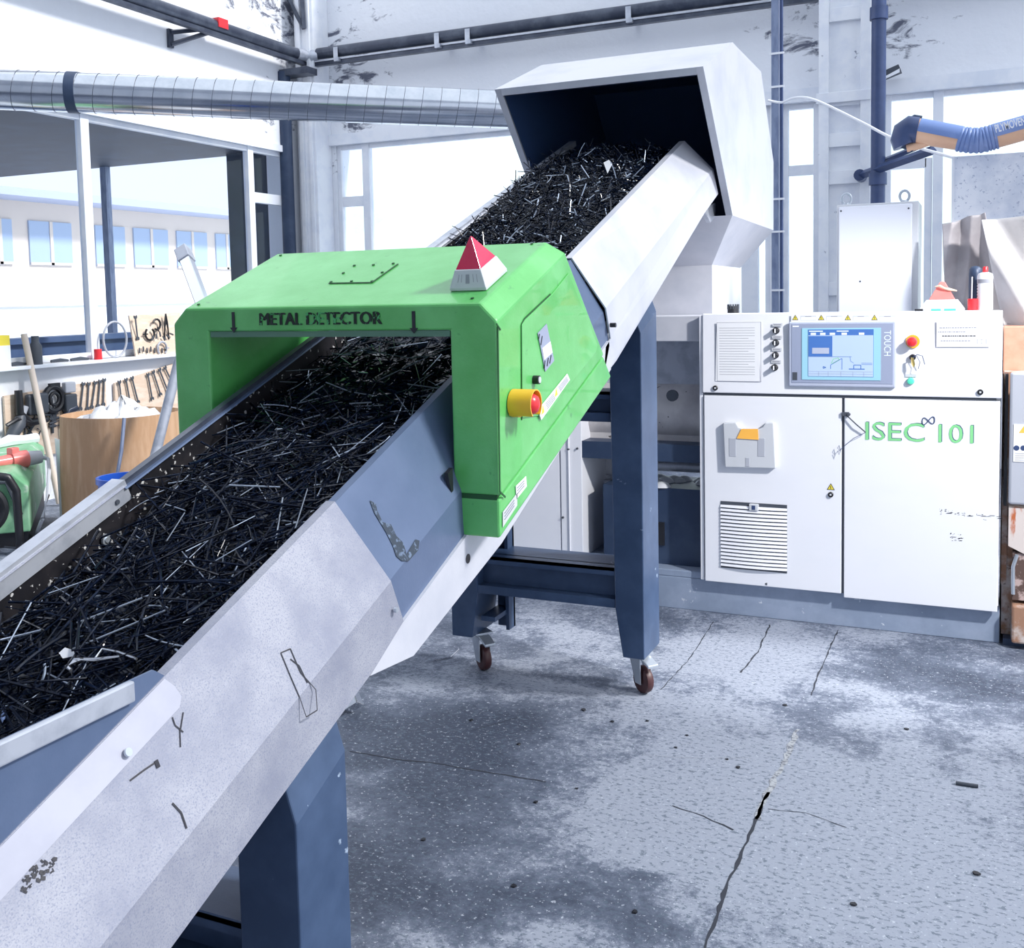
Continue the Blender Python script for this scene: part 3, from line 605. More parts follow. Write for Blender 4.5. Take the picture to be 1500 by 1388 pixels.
# rear pair (lower ends taper)
def rleg(xa, xb, lean):
    mb = M(); y0, y1 = 3.83, 4.045; zc0, zc1 = 1.45, 1.53
    def ring(y, zc, dx0, zlow):
        s_ = 1 if xb > xa else -1
        return [(xa+.03*s_, y, .165), (xb, y, .165), (xb, y, zc), (xb+lean, y, zc+.14), (xa+lean*.3, y, zc+.14), (xa, y, .36)]
    mb.loft(ring(y0, zc0, 0, 0), ring(y1, zc1, 0, 0)); return mb.build('leg', MT['leg'], conv, bevel=.004)
lr = rleg(-1.298, -1.18, -.05)
ll = rleg(-1.905, -2.03, .05)
mb = M(); mb.box(-1.905, 4.03, .165, -1.83, 4.045, 1.2); mb.box(-1.845, 3.98, .165, -1.83, 4.045, 1.2); mb.box(-1.905, 3.86, .235, -1.84, 4.04, .255); mb.build('inner_flange', MT['leg'], ll)
# cross rails
def crail(y0, y1, x0, x1, z0, z1):
    mb = M(); mb.box(x0, y0+.05, z0, x1, y0+.06, z1); mb.box(x0, y0, z1-.012, x1, y1, z1); mb.box(x0, y0, z0, x1, y1, z0+.035); mb.box(x0, y0, z1-.03, x1, y0+.008, z1); mb.build('cross_rail', MT['leg'], conv)
crail(3.835, 4.04, -1.905, -1.30, .36, .52)
crail(3.85, 4.0, -1.95, -1.298, 1.10, 1.22)
crail(1.60, 1.72, -1.79, -1.325, .20, .345)
mb = M(); mb.box(-1.90, 1.60, .345, -1.325, 1.76, .35); mb.build('tie_plate', MT['steel_blue'], conv)
# foreground foot parts & casters
def caster(x, y, top, parent, ang, r=.055):
    mb = M(); cz = r; d = Vector((math.sin(ang), -math.cos(ang), 0)); sd = Vector((d.y, -d.x, 0)); up = Vector((0,0,1))
    off = d*.03; c = Vector((x, y, 0))+off+up*cz
    b0 = Vector((x, y, top))
    mb.prism([b0+d*a+sd*b for a, b in ((-.045,-.04),(.045,-.04),(.045,.04),(-.045,.04))], (0,0,-.006))
    mb.lathe(b0-up*.006, [(.03,0),(.034,-.012),(.022,-.02)], 16)
    for s_ in (-1, 1):
        mb.prism([b0+d*-.03+sd*.024*s_-up*.02, b0+d*.045+sd*.024*s_-up*.02, c+d*.018+sd*.024*s_-up*.014, c-d*.018+sd*.024*s_-up*.014], sd*.004*s_)
    o = mb.build('caster', MT['zinc'], parent)
    w_ = M(); w_.lathe(c-sd*.017, [(.018,0),(r*.8,0),(r*.95,.003),(r,.010),(r,.024),(r*.95,.031),(r*.8,.034),(.018,.034)], 28, axis=sd)
    w_.build('wheel', MT['wheel'], o, smooth=True)
    l_ = M(); l_.prism([b0+d*.04+sd*a-up*.022 for a in (-.025,.025)]+[b0+d*.10+sd*a-up*.045 for a in (.025,-.025)], up*.012); l_.build('brake_lever', MT['zinc'], o, bevel=.003)
c1 = P(948,1018,'z',0); c2 = P(706,983,'z',0)
caster(-1.235, 3.935, .165, lr, math.radians(52)); caster(-1.95, 3.935, .165, ll, math.radians(52))
# front feet
for x in (-1.25, -1.86):
    mb = M(); mb.lathe((x, 1.66, 0), [(.045,0),(.045,.01),(.02,.03),(.014,.03),(.014,.175)], 16); mb.build('foot', MT['zinc'], conv, smooth=True)

# ---- scrap heap on the belt
def heap():
    rng = np.random.RandomState(11)
    xl, xr = -1.845, -1.272
    ss = np.arange(.62, 5.3, .025); us = np.linspace(0, 1, 24)
    def top(s, u):
        # u 0 = left
        left = np.interp(s, [.6, 1.2, 2.0, 2.3, 2.7, 3.3, 3.9, 4.3, 4.7, 5.1, 5.3], [.28,.31,.325,.34,.37,.37,.385,.425,.455,.43,.38])
        mid = np.interp(s, [.6, 1.2, 2.0, 2.7, 3.5, 4.2, 4.8, 5.15, 5.3], [.36,.375,.385,.40,.40,.44,.485,.46,.40])
        rt = np.interp(s, [.6, 1.3, 2.0, 2.7, 3.5, 4.2, 5.3], [.40,.395,.39,.385,.38,.40,.40])
        return np.where(u < .5, left+(mid-left)*(1-(1-2*u)**2), mid+(rt-mid)*((2*u-1)**2))
    V = []; 
    for s in ss:
        for u in us:
            n = top(s, u)-.012+rng.uniform(-.012,.012); V.append(FC(xl+(xr-xl)*u, s+rng.uniform(-.008,.008), n))
    nu = len(us); mb = M(); mb.add(V, [[j*nu+i, j*nu+i+1, (j+1)*nu+i+1, (j+1)*nu+i] for j in range(len(ss)-1) for i in range(nu-1)])
    # skirts to the belt so that the heap is solid
    def rods(n, s0, s1, lmin, lmax, rmin, rmax, silver, lift=.012, curved=.25, tilt=.35, u0=.01, u1=.99):
        for _ in range(n):
            s = rng.uniform(s0, s1); u = rng.uniform(u0, u1); x = xl+(xr-xl)*u; nn = float(top(s, u))+rng.uniform(-.012, lift)
            L = lmin+(lmax-lmin)*rng.rand()**2; a = rng.uniform(0, math.pi*2); e = rng.normal(0, tilt)*.5
            d = Vector((math.cos(a)*math.cos(e), math.sin(a)*math.cos(e), math.sin(e)))
            # keep in the tray
            hx = abs(d.x)*L/2
            x = min(max(x, xl+hx+.004), xr-hx-.004) if hx*2 < xr-xl-.02 else (xl+xr)/2
            c = Vector((x, s, nn+abs(d.z)*L*.3)); r = rng.uniform(rmin, rmax)
            mb.cur = 1 if rng.rand() < silver else 0
            if rng.rand() < curved:
                sd = Vector((-d.y, d.x, rng.uniform(-.6,.6))).normalized(); k = rng.uniform(-.35,.35)*L
                pts = [c+d*(L*(t-.5))+sd*(k*(.25-(t-.5)**2)) for t in (0,.25,.5,.75,1)]
            else: pts = [c-d*L/2, c+d*L/2]
            mb.tube([FC(*p) for p in pts], r, 4 if r < .0016 else 5, cap=False)
    rods(2200, .8, 2.7, .03, .20, .0010, .0026, .035, lift=.022)
    rods(2600, .8, 3.3, .008, .05, .0012, .0030, .05, curved=.1)
    rods(260, .9, 2.6, .10, .26, .0018, .0034, .0, lift=.035)
    rods(260, .9, 3.0, .06, .20, .0010, .0018, .55, lift=.035)
    rods(1300, 3.6, 5.15, .03, .12, .0012, .0026, .10, lift=.025, tilt=.9)
    rods(3600, 3.6, 5.25, .008, .04, .0016, .0035, .16, lift=.014, tilt=1.0)
    rods(500, 2.7, 3.7, .02, .12, .001, .002, .05)
    mb.cur = 0
    o = mb.build('scrap_heap', [MT['scrap'], MT['scrap2']])
    tag(o, 'heap of shredded black rods and offcuts lying on the conveyor belt', 'scrap', kind='stuff')
heap()
# notable pieces in the heap
def inheap(px, py, n=.40):
    c = TC(EYE); d = TC(ray(px, py)); t = (n-c.z)/d.z; q = c+d*t; return FC(q.x, q.y, q.z)
mb = M(); mb.tube([inheap(*q,.405) for q in ((97,975),(108,968),(120,965),(140,966),(160,963),(175,961))], [.002,.006,.003,.004,.003,.002], 8); mb.tube([inheap(*q,.406) for q in ((97,975),(104,981))], .003, 6); mb.tube([inheap(*q,.408) for q in ((140,963),(150,950),(175,955),(200,965))], .0025, 6)
tag(mb.build('metal_clip', MT['chrome'], smooth=True), 'shiny bent metal clip on the near end of the scrap heap', 'scrap piece')
mb = M(); mb.loft([inheap(*q,.410) for q in ((86,956),(95,948),(108,952),(110,960),(92,964))], [inheap(*q,.405) for q in ((86,956),(95,948),(108,952),(110,960),(92,964))])
tag(mb.build('film_scrap', MT['lightgrey']), 'small pale film scrap beside the bent clip', 'scrap piece')
mb = M(); mb.loft([inheap(*q,.51) for q in ((884,238),(892,234),(897,240),(890,254))], [inheap(*q,.505) for q in ((884,238),(892,234),(897,240),(890,254))])
tag(mb.build('film_scrap', MT['lightgrey']), 'pale shard on top of the upper scrap heap below the hood', 'scrap piece')
mb = M(); mb.tube([inheap(*q,.37) for q in ((0,1030),(6,1040),(4,1052),(0,1058))], .004, 8); tag(mb.build('blue_hook', MT['armblue'], smooth=True), 'small blue hooked offcut at the left picture edge of the heap', 'scrap piece')

# ================================================================== METAL DETECTOR
det = T('metal_detector', 'bright green metal detector housing spanning the conveyor', 'metal detector', (-1.556, 2.7, .95))
YF = 2.262
def back(x, z):
    c = TC((x, YF, z)); n = c.z; return FC(x, 3.385-.473*(n-.152), n)
def dloft(sec, mat_, name, parent=None, bevel=.006, y=YF):
    a = [Vector((x, y, z)) for x, z in sec]; b = [back(x, z) for x, z in sec]
    return M().loft(a, b).build(name, mat_, parent or det, bevel=bevel)
XI, XO, ZO = 1.184, 1.056, 1.519
seam = 1.109
outer = [(-1.056,seam+.006),(-1.056,1.542),(-1.10,1.585),(-2.012,1.585),(-2.056,1.542),(-2.056,seam+.006),(-1.932,seam+.006),(-1.932,ZO),(-1.184,ZO),(-1.184,seam+.006)]
body = dloft(outer, MT['green'], 'housing')
sk = [(-1.060,1.010),(-1.060,seam-.002),(-1.180,seam-.002),(-1.180,1.010)]
dloft(sk, MT['green'], 'base_skirt'); dloft([(-3.112-a, b) for a, b in sk], MT['green'], 'base_skirt')
sk = [(-1.066,seam-.004),(-1.066,seam+.008),(-1.178,seam+.008),(-1.178,seam-.004)]
dloft(sk, MT['green_dark'], 'seam', bevel=0)
# entrance lintel trim and inner sleeve
mb = M(); mb.box(-1.93, YF+.004, ZO-.014, -1.186, YF+.02, ZO+.001); mb.build('opening_trim', mat('green_grey_trim', (.10,.22,.15), .5), det)
sec = [(-1.932,seam),(-1.925,seam),(-1.925,ZO-.012),(-1.19,ZO-.012),(-1.19,seam),(-1.184,seam),(-1.184,ZO),(-1.932,ZO)]
# side plate outlines (door in the +X face)
XS = -1.0535
def sp(px, py, off=0): return P(px, py, 'x', XS+off)
def line_on(pts, wdt, m_, name, par, off=.0, ax='x'):
    mb = M(); pts = [Vector(p) for p in pts]
    for a, b in zip(pts, pts[1:]):
        t = (b-a).normalized(); nn_ = t.cross(Vector((1,0,0))).normalized()*wdt
        mb.loft([a-nn_, b-nn_, b+nn_, a+nn_], [q+Vector((.0015,0,0)) for q in (a-nn_, b-nn_, b+nn_, a+nn_)])
    return mb.build(name, m_, par)
line_on([sp(*q,-.001) for q in ((727,474),(733,483))], .002, MT['green_dark'], 'panel_gap', body)
mb = M(); hp = [sp(*q,-.002) for q in ((764,612),(763,476),(768,468),(808,430),(832,400),(874,505),(872,515),(800,607))]
mb.prism(hp, (.0035,0,0)); hatch = mb.build('side_hatch', MT['green'], det, bevel=.002)
line_on([sp(*q,-.002) for q in ((764,615),(763.5,476),(768,467),(806,431))], .0028, MT['green_dark'], 'hatch_gap', hatch)
line_on([sp(*q,-.002) for q in ((729,478),(732,720),(740,728))], .0025, MT['green_dark'], 'panel_gap', body)
# display plate
dp = [sp(*q,.0022) for q in ((787,488),(800,474),(811,528),(798,544))]
mb = M(); mb.prism(dp, (.002,0,0)); ds = mb.build('display_plate', MT['bezel'], hatch); tag(ds, 'grey display plate with a white window')
mb = M(); mb.prism([sp(*q,.0042) for q in ((794,510),(806,500),(809,516),(797,527))], (.001,0,0)); mb.build('display_window', MT['paper'], ds)
for q in (((789,496),(790,489)),((792,505),(794,492)),((797,540),(798,528)),((801,536),(803,524)),((805,532),(807,520))):
    line_on([sp(*q[0],.0042), sp(*q[1],.0042)], .0015, MT['inkdark'], 'key_marks', ds)
q = sp(781,556); mb = M(); mb.cyl(q, q+Vector((.018,0,0)), .0115, seg=20); o = mb.build('lock', MT['black'], hatch, smooth=True); mb = M(); mb.cyl(q+Vector((.018,0,0)), q+Vector((.0195,0,0)), .0085, seg=20); mb.build('lock_cap', MT['lightgrey'], o)
# stickers
st = M(); a, b, c_, d_ = sp(786,600), sp(829,547), sp(833,556), sp(791,615)
st.prism([a+Vector((.003,0,0)), b+Vector((.003,0,0)), c_+Vector((.003,0,0)), d_+Vector((.003,0,0))], (.0012,0,0)); so = st.build('warning_sticker', MT['paper'], det)
for u in (.10, .55):
    c = a.lerp(b, u).lerp(d_.lerp(c_, u), .5)+Vector((.0045,0,0)); dirv = (b-a).normalized(); upv = (a-d_).normalized()
    mb = M(); mb.add([c-Vector((0,1,0))*.011-Vector((0,0,.010)), c+Vector((0,1,0))*.011-Vector((0,0,.004)), c+Vector((0,0,.017))], [[0,1,2]]); mb.build('warning_triangle', MT['warn'], so)
for k in range(4):
    f = .25+.17*k; line_on([a.lerp(d_, f).lerp(b.lerp(c_, f), .22)+Vector((.0042,0,0)), a.lerp(d_, f).lerp(b.lerp(c_, f), .48)+Vector((.0042,0,0))], .0006, MT['ink'], 'print_line', so)
    line_on([a.lerp(d_, f).lerp(b.lerp(c_, f), .66)+Vector((.0042,0,0)), a.lerp(d_, f).lerp(b.lerp(c_, f), .95)+Vector((.0042,0,0))], .0006, MT['ink'], 'print_line', so)
for q4, nm in ((((736,750),(757,722),(757,740),(736,772)), 'type_plate'), (((755,712),(770,697),(771,712),(756,731)), 'type_plate')):
    mb = M(); mb.prism([P(*q,'x',-1.0585) for q in q4], (.0015,0,0)); o = mb.build(nm, MT['lightgrey'] if q4[0][0] == 736 else MT['paper'], det)
    p4 = [P(*q,'x',-1.0568) for q in q4]
    for k in range(3):
        f = .25+.22*k; line_on([p4[0].lerp(p4[3], f).lerp(p4[1].lerp(p4[2], f), .15), p4[0].lerp(p4[3], f).lerp(p4[1].lerp(p4[2], f), .8)], .001, MT['ink'], 'print_line', o)
# emergency stop with yellow collar
q = sp(752, 591); es_ = T('tmp', 'x', 'x', q); bpy.data.objects.remove(es_)
mb = M(); seg = 26; ri, ro, h = .034, .037, .062
angs = [math.radians(-50+280*i/seg) for i in range(seg+1)]
V = []
for a in angs:
    hh = h
    for r in (ro, ri):
        for x in (0, hh): V.append(q+Vector((x, r*math.cos(a), r*math.sin(a))))
Fs = []
for i in range(seg):
    b0 = i*4; b1 = b0+4
    Fs += [[b0,b1,b1+1,b0+1],[b0+2,b0+3,b1+3,b1+2],[b0+1,b1+1,b1+3,b0+3],[b0,b0+2,b1+2,b1]]
Fs += [[0,1,3,2],[seg*4,seg*4+2,seg*4+3,seg*4+1]]
mb.add(V, Fs); mb.cyl(q, q+Vector((.018,0,0)), .034, seg=26)
es_ = mb.build('emergency_stop_collar', MT['yellow'], det, smooth=True); tag(es_, 'yellow collar of the emergency stop')
mb = M(); mb.lathe(q+Vector((.015,0,0)), [(.012,0),(.012,.022),(.023,.026),(.026,.038),(.021,.048),(.009,.054),(.0,.055)], 24, axis=(1,0,0)); o = mb.build('emergency_stop_button', MT['red'], es_, smooth=True)
# top hatch and screws
def tp(x, t_): # point on the top face: x, distance up-slope from the front edge
    a = Vector((x, YF, 1.585)); b = back(x, 1.585); return a + (b-a).normalized()*t_ + Vector((0,-sa,ca))*.0015
def onTop(px, py):
    c = TC(EYE); d = TC(ray(px, py)); n = TC((0, YF, 1.585)).z+.001; t = (n-c.z)/d.z; q = c+d*t; return FC(q.x, q.y, q.z)
mb = M()
hatchp = [onTop(482,415), onTop(545,414), onTop(583,387), onTop(512,389)]
for a, b in ((0,1),(1,2)):
    A1, B1 = hatchp[a], hatchp[b]; t_ = (B1-A1).normalized(); nn_ = t_.cross(Vector((0,-sa,ca)))*.0022; mb.loft([A1-nn_,B1-nn_,B1+nn_,A1+nn_], [v+Vector((0,-sa,ca))*.002 for v in (A1-nn_,B1-nn_,B1+nn_,A1+nn_)])
mb.build('top_hatch', MT['green_dark'], det)
mb = M()
for q in ((485,413),(515,412),(545,412),(503,400),(519,389),(547,388),(560,399),(576,386),(411,374),(291,446),(692,437),(779,357)):
    c = onTop(*q); mb = M(); mb.cyl(c, c+Vector((0,-sa,ca))*.002, .0045, seg=8); mb.build('screw', MT['green_dark'], det)
# lettering on the front
def fr_(px, py): return P(px, py, 'y', YF-.0015)
mb = None
wm = bpy.data.materials.new('worn_black_lettering'); wm.use_nodes = True; nt = wm.node_tree; N = nt.nodes; L = nt.links; b_ = N['Principled BSDF']; b_.inputs['Roughness'].default_value = .5
g_ = N.new('ShaderNodeNewGeometry'); ns = N.new('ShaderNodeTexNoise'); ns.inputs['Scale'].default_value = 90; ns.inputs['Detail'].default_value = 3; L.new(g_.outputs['Position'], ns.inputs['Vector'])
ds_ = N.new('ShaderNodeVectorMath'); ds_.operation = 'DISTANCE'; L.new(g_.outputs['Position'], ds_.inputs[0]); ds_.inputs[1].default_value = fr_(468,466)
mr = N.new('ShaderNodeMapRange'); L.new(ds_.outputs['Value'], mr.inputs[0]); mr.inputs[1].default_value = .10; mr.inputs[2].default_value = .01; mr.inputs[4].default_value = .13
ad = N.new('ShaderNodeMath'); ad.operation = 'ADD'; L.new(ns.outputs[0], ad.inputs[0]); L.new(mr.outputs[0], ad.inputs[1]); m2_ = N.new('ShaderNodeMapRange'); L.new(ad.outputs[0], m2_.inputs[0]); m2_.inputs[1].default_value = .60; m2_.inputs[2].default_value = .64
mx = N.new('ShaderNodeMix'); mx.data_type = 'RGBA'; L.new(m2_.outputs[0], mx.inputs[0]); mx.inputs[6].default_value = (.006,.014,.01,1); mx.inputs[7].default_value = (.07,.40,.13,1); L.new(mx.outputs[2], b_.inputs['Base Color'])
a, b = fr_(381,468), fr_(559,465)
for k, (dx, dz) in enumerate(((0,0),(.0022,0),(-.0022,0),(0,.001))): text('METAL DETECTOR', 'lettering', wm, det, (a+b)/2+Vector((dx,-.0001*k,dz)), (1,0,0), (0,0,1), (b-a).x, fr_(470,457).z-fr_(470,475).z)
for q in (342, 606):
    c = fr_(q, 472); mb = M(); mb.box(c.x-.0045, YF-.0008, c.z-.014, c.x+.0045, YF-.0025, c.z+.028); mb.prism([(c.x-.012, YF-.0008, c.z-.014), (c.x+.012, YF-.0008, c.z-.014), (c.x, YF-.0008, c.z-.028)], (0,-.0017,0)); mb.build('arrow_mark', MT['inkdark'], det)
# small black piece at the right mouth
mb = M(); mb.prism([P(*q,'x',-1.17) for q in ((656,693),(663,685),(665,737),(661,720))], (-.01,0,0)); mb.build('black_mouth_piece', MT['black'], det)

# warning beacon standing on the detector
def beacon(label, pts8, redmat, apex, basemat, loc, band=False):
    pass
bb = T('warning_beacon', 'red pyramid warning light with white base on the green housing', 'beacon', onTop(705,425))
base = [onTop(659,427), onTop(711,427), onTop(746,390), onTop(722,385)]
c0 = (base[0]+base[1])/2; nrm = Vector((0,-sa,ca)); e1 = (base[1]-base[0]); wdt = e1.length; ctr = c0 + Vector((0,ca,sa))*wdt*.72
X1 = Vector((1,0,0)); Y1 = Vector((0,ca,sa))
def sq(h, hx, hy): return [ctr+nrm*h+X1*(hx*i)+Y1*(hy*j) for i, j in ((-1,-1),(1,-1),(1,1),(-1,1))]
hw_ = wdt/2
mb = M(); mb.lofts([sq(0,hw_,hw_*1.35), sq(.008,hw_*1.0,hw_*1.35), sq(.05,hw_*.72,hw_*1.0)]); o = mb.build('base', MT['lightgrey'], bb, bevel=.002)
mb = M(); mb.lofts([sq(.05,hw_*.68,hw_*.95), sq(.118,hw_*.06,hw_*.08), sq(.121,hw_*.02,hw_*.03)]); mb.build('lens', MT['redlens'], bb, bevel=.003)
mb = M(); f0 = sq(.015,hw_*.93,hw_*1.29); f1 = sq(.045,hw_*.745,hw_*1.03)
def ff(u, v, off=.0012): return (f0[0].lerp(f0[1], u)).lerp(f1[0].lerp(f1[1], u), v)+Vector((0,-off,0))
mb.add([ff(.44,.1), ff(.56,.1), ff(.56,.8), ff(.44,.8)], [[0,1,2,3]])
for u in (.2,.3,.68,.8): mb.add([ff(u,.2), ff(u+.015,.2), ff(u+.015,.8), ff(u,.8)], [[0,1,2,3]])
mb.build('scale_print', MT['ink'], o)

# ================================================================== SHREDDER HOOD AND MACHINE
mach = T('shredder_machine', 'pale industrial shredder with angular feed hood behind the conveyor', 'shredder', (-1.5, 5.6, 0))
hp = [(4.401,2.551),(4.979,2.772),(5.687,2.767),(6.05,2.33),(6.045,1.947),(4.963,1.964)]
HX0, HX1 = -2.042, -1.07
mb = M(); th = .032
for x0, x1 in ((HX1-th, HX1), (HX0, HX0+th)): mb.prism([(x0,y,z) for y, z in hp], (x1-x0,0,0))
def wallstrip(i, j):
    (ya,za), (yb_,zb_) = hp[i], hp[j]; d = Vector((0, yb_-ya, zb_-za)).normalized(); nn_ = Vector((0, d.z, -d.y))*th
    a = Vector((HX0+th, ya, za)); b = Vector((HX0+th, yb_, zb_)); mb.prism([a, b, b+nn_, a+nn_], (HX1-HX0-2*th,0,0))
for i in range(4): wallstrip(i, i+1)
mb.build('feed_hood', MT['steel_white'], mach)
# dark blue faces just inside the hood walls
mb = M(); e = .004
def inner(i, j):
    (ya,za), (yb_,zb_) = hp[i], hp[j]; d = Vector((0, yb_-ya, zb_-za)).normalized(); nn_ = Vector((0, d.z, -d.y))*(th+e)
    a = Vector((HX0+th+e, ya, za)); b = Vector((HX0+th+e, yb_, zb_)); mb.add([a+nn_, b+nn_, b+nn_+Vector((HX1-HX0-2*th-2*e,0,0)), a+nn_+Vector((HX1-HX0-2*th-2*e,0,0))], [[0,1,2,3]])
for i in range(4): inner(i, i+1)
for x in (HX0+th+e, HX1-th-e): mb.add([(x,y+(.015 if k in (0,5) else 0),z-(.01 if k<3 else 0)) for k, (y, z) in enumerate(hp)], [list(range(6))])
mb.build('hood_inside', mat('blue_black_inside', (.03,.065,.16), .5), mach)
# funnel and neck
mb = M(); f_top = [(HX0,4.963,1.964),(HX1,4.963,1.964),(HX1,6.045,1.947),(HX0,6.045,1.947)]; f_bot = [(-1.862,5.304,1.741),(-1.25,5.304,1.741),(-1.25,6.0,1.738),(-1.862,6.0,1.738)]
mb.loft(f_top, f_bot); mb.build('funnel', MT['steel_white'], mach)
mb = M(); mb.box(-1.862,5.304,1.36,-1.25,6.0,1.741); mb.build('neck', MT['steel_white'], mach)
mb = M(); c = P(1040,322,'x',-1.16); mb.prism([P(*q,'x',-1.16) for q in ((1030,306),(1048,296),(1048,318),(1041,326))], (-.02,0,0)); mb.build('scraper', MT['rail'], mach)
# body in the recess
mb = M(); mb.box(-2.6,5.06,1.36,-1.235,5.6,1.487); mb.build('top_beam', MT['steel_white'], mach, bevel=.004)
mb = M(); mb.box(-2.6,5.30,1.10,-1.24,5.6,1.36); mb.build('back_panel', MT['rail'], mach)
mb = M(); mb.cyl((-2.02,5.42,.965), (-1.24,5.42,.965), .20, seg=30); mb.box(-2.0,5.25,.80,-1.24,5.6,.9); dr_ = mb.build('cutting_drum', mat('sooty_drum', (.62,.60,.60), .4, .2, c2=(.5,.48,.49), scale=6, c3=(.05,.045,.05), s3=20, lo3=.66, hi3=.69), mach, smooth=True)
q = P(988,578,'y',5.2); mb = M(); mb.lathe(q, [(.022,0),(.022,-.03),(.03,-.032),(.03,-.05),(.01,-.052)], 14, axis=(0,1,0)); mb.build('knob', MT['darkgrey'], dr_, smooth=True)
mb = M(); mb.box(-2.0,5.12,.74,-1.24,5.6,.83); mb.build('lower_beam', MT['navy'], mach)
mb = M(); mb.box(-1.80,5.14,.20,-1.24,5.5,.60); o = mb.build('drive_box', MT['navy'], mach); mb = M(); mb.box(P(960,780,'y',5.13).x-.02,5.13,.30,P(973,780,'y',5.13).x,5.14,.42); mb.build('slot', MT['black'], o)
mb = M()
for k in range(26):
    x = random.uniform(-1.74,-1.28); yv = random.uniform(5.16,5.4); r = random.uniform(.015,.035); mb.lathe((x,yv,.6), [(r*1.6,0),(r*1.2,r*.5),(r*.5,r*.8),(0,r*.9)], 8)
o = mb.build('debris', MT['lightgrey'], mach, smooth=True); tag(o, kind='stuff')
mb = M(); mb.cyl((-1.62,5.3,.69),(-1.26,5.3,.69),.03); mb.build('shaft', MT['rail'], mach, smooth=True)
a = P(858,712,'y',5.45).x
mb = M(); mb.box(a,5.45,.12,-1.76,5.75,.515); mb.build('motor_housing', mat('pale_blue_housing', (.52,.57,.68), .45), mach, bevel=.006)
mb = M(); mb.box(a+.02,5.46,.515,-1.86,5.62,.56); mb.cyl((a+.1,5.52,.56),(a+.1,5.52,.585),.03,seg=12); mb.build('mount_block', MT['white'], mach, bevel=.006)
mb = M(); mb.box(a+.0,5.52,.56,-1.7,5.6,1.3); mb.build('rear_plate', MT['white'], mach)
# base beam
mb = M(); mb.box(-2.9,5.05,.0,.105,5.75,.165); mb.box(-2.9,5.05,.165,-1.225,5.75,.20); bs = mb.build('base_beam', mat('base_blue_grey', (.26,.32,.43), .4, .1, c2=(.32,.38,.5), scale=5, c3=(.6,.65,.72), s3=16, lo3=.68, hi3=.72), mach, bevel=.004)
mb = M(); mb.cyl((P(1100,860,'y',5.02).x,5.05,.185),(P(1125,860,'y',5.02).x,5.0,.185),.006); mb.build('latch_rod', MT['darkgrey'], bs)
# tall white panel
a, b, c_ = P(735,700,'y',5.12).x, P(821,700,'y',5.12).x, P(853,700,'y',5.12).x
wc = T('white_cabinet', 'tall plain white cabinet behind the green housing', 'cabinet', ((a+c_)/2-.3, 5.3, .2))
mb = M(); mb.box(a-.8, 5.12, .2, b-.003, 5.5, 1.33); mb.build('body', MT['white'], wc, bevel=.004)
mb = M(); mb.box(b+.003, 5.115, .2, c_, 5.5, 1.33); mb.box(b+.05, 5.105, .2, b+.056, 5.115, 1.33); mb.build('edge_profile', MT['white'], wc, bevel=.004)
mb = M()
for q in ((832,658),(824,758),(845,657)): p = P(*q,'y',5.105); mb = M(); mb.cyl(p, p+Vector((0,.01,0)), .006, seg=8); mb.build('screw', MT['darkgrey'], wc)

# ================================================================== CONTROL CABINET
YC = 5.0
cab = T('control_cabinet', 'white control cabinet with touch screen, two doors and green lettering', 'control cabinet', (-.56, 5.25, .17))
def cp(px, py, y=YC): return P(px, py, 'y', y)
X0, X1 = -1.228, .098
mb = M(); mb.box(X0-.018, YC+.03, .172, X1, YC+.55, 1.488); mb.box(X0-.02, YC+.012, .172, X0-.002, YC+.03, 1.49); mb.build('body', MT['white'], cab, bevel=.004)
mb = M(); mb.prism([(X0,YC-.004,1.112),(X0,YC+.03,1.112),(X0,YC+.03,1.497),(X0,YC+.004,1.497)], (X1-X0,0,0)); pan = mb.build('control_panel', MT['white'], cab, bevel=.004)
mb = M(); mb.box(X0+.01, YC+.006, 1.098, X1-.02, YC+.03, 1.112); mb.build('gap', MT['darkgrey'], cab)
xm = cp(1234.5,720).x
mb = M(); mb.box(X0+.006, YC, .172, xm-.006, YC+.03, 1.098); dl = mb.build('door', MT['whitedoor'], cab, bevel=.003); tag(dl, 'left cabinet door')
mb = M(); mb.box(xm+.006, YC, .155, X1-.004, YC+.03, 1.098); drr = mb.build('door', MT['whitedoor'], cab, bevel=.003); tag(drr, 'right cabinet door with lettering')
mb = M(); mb.box(xm-.006, YC+.012, .172, xm+.006, YC+.03, 1.098); mb.build('gap', MT['darkgrey'], cab)
YP = YC-.004
# vent grille
x0, x1, z0, z1 = cp(1056,780).x, cp(1153,780).x, cp(1105,832).z, cp(1105,740).z
mb = M(); mb.box(x0, YC-.003, z0-.01, x1, YC, z1+.012); vg = mb.build('vent_grille', MT['darkgrey'], dl)
mb = M(); ns_ = 17
for k in range(ns_):
    z = z0+(z1-z0)*(k+.1)/ns_; hh = (z1-z0)/ns_*.62; n = 8; rg = []
    for i in range(n+1):
        u = i/n; x = x0+(x1-x0)*u; bulge = .010*math.sin(math.pi*u); y = YC-.004-bulge-.006
        rg.append([(x,y,z),(x,YC-.002,z),(x,YC-.002,z+hh),(x,y+.006,z+hh)])
    mb.lofts([[Vector(p) for p in r] for r in rg])
mb.build('louvre', MT['white'], vg)
mb = M(); c = cp(1104,743,YC-.02); mb.box(c.x-.022, YC-.024, c.z-.016, c.x+.022, YC-.004, c.z+.016); mb.build('latch', MT['lightgrey'], vg, bevel=.003)
mb = M(); mb.box(c.x-.008, YC-.026, c.z-.01, c.x+.008, YC-.024, c.z+.01); mb.build('latch_badge', MT['pipeblue'], vg)
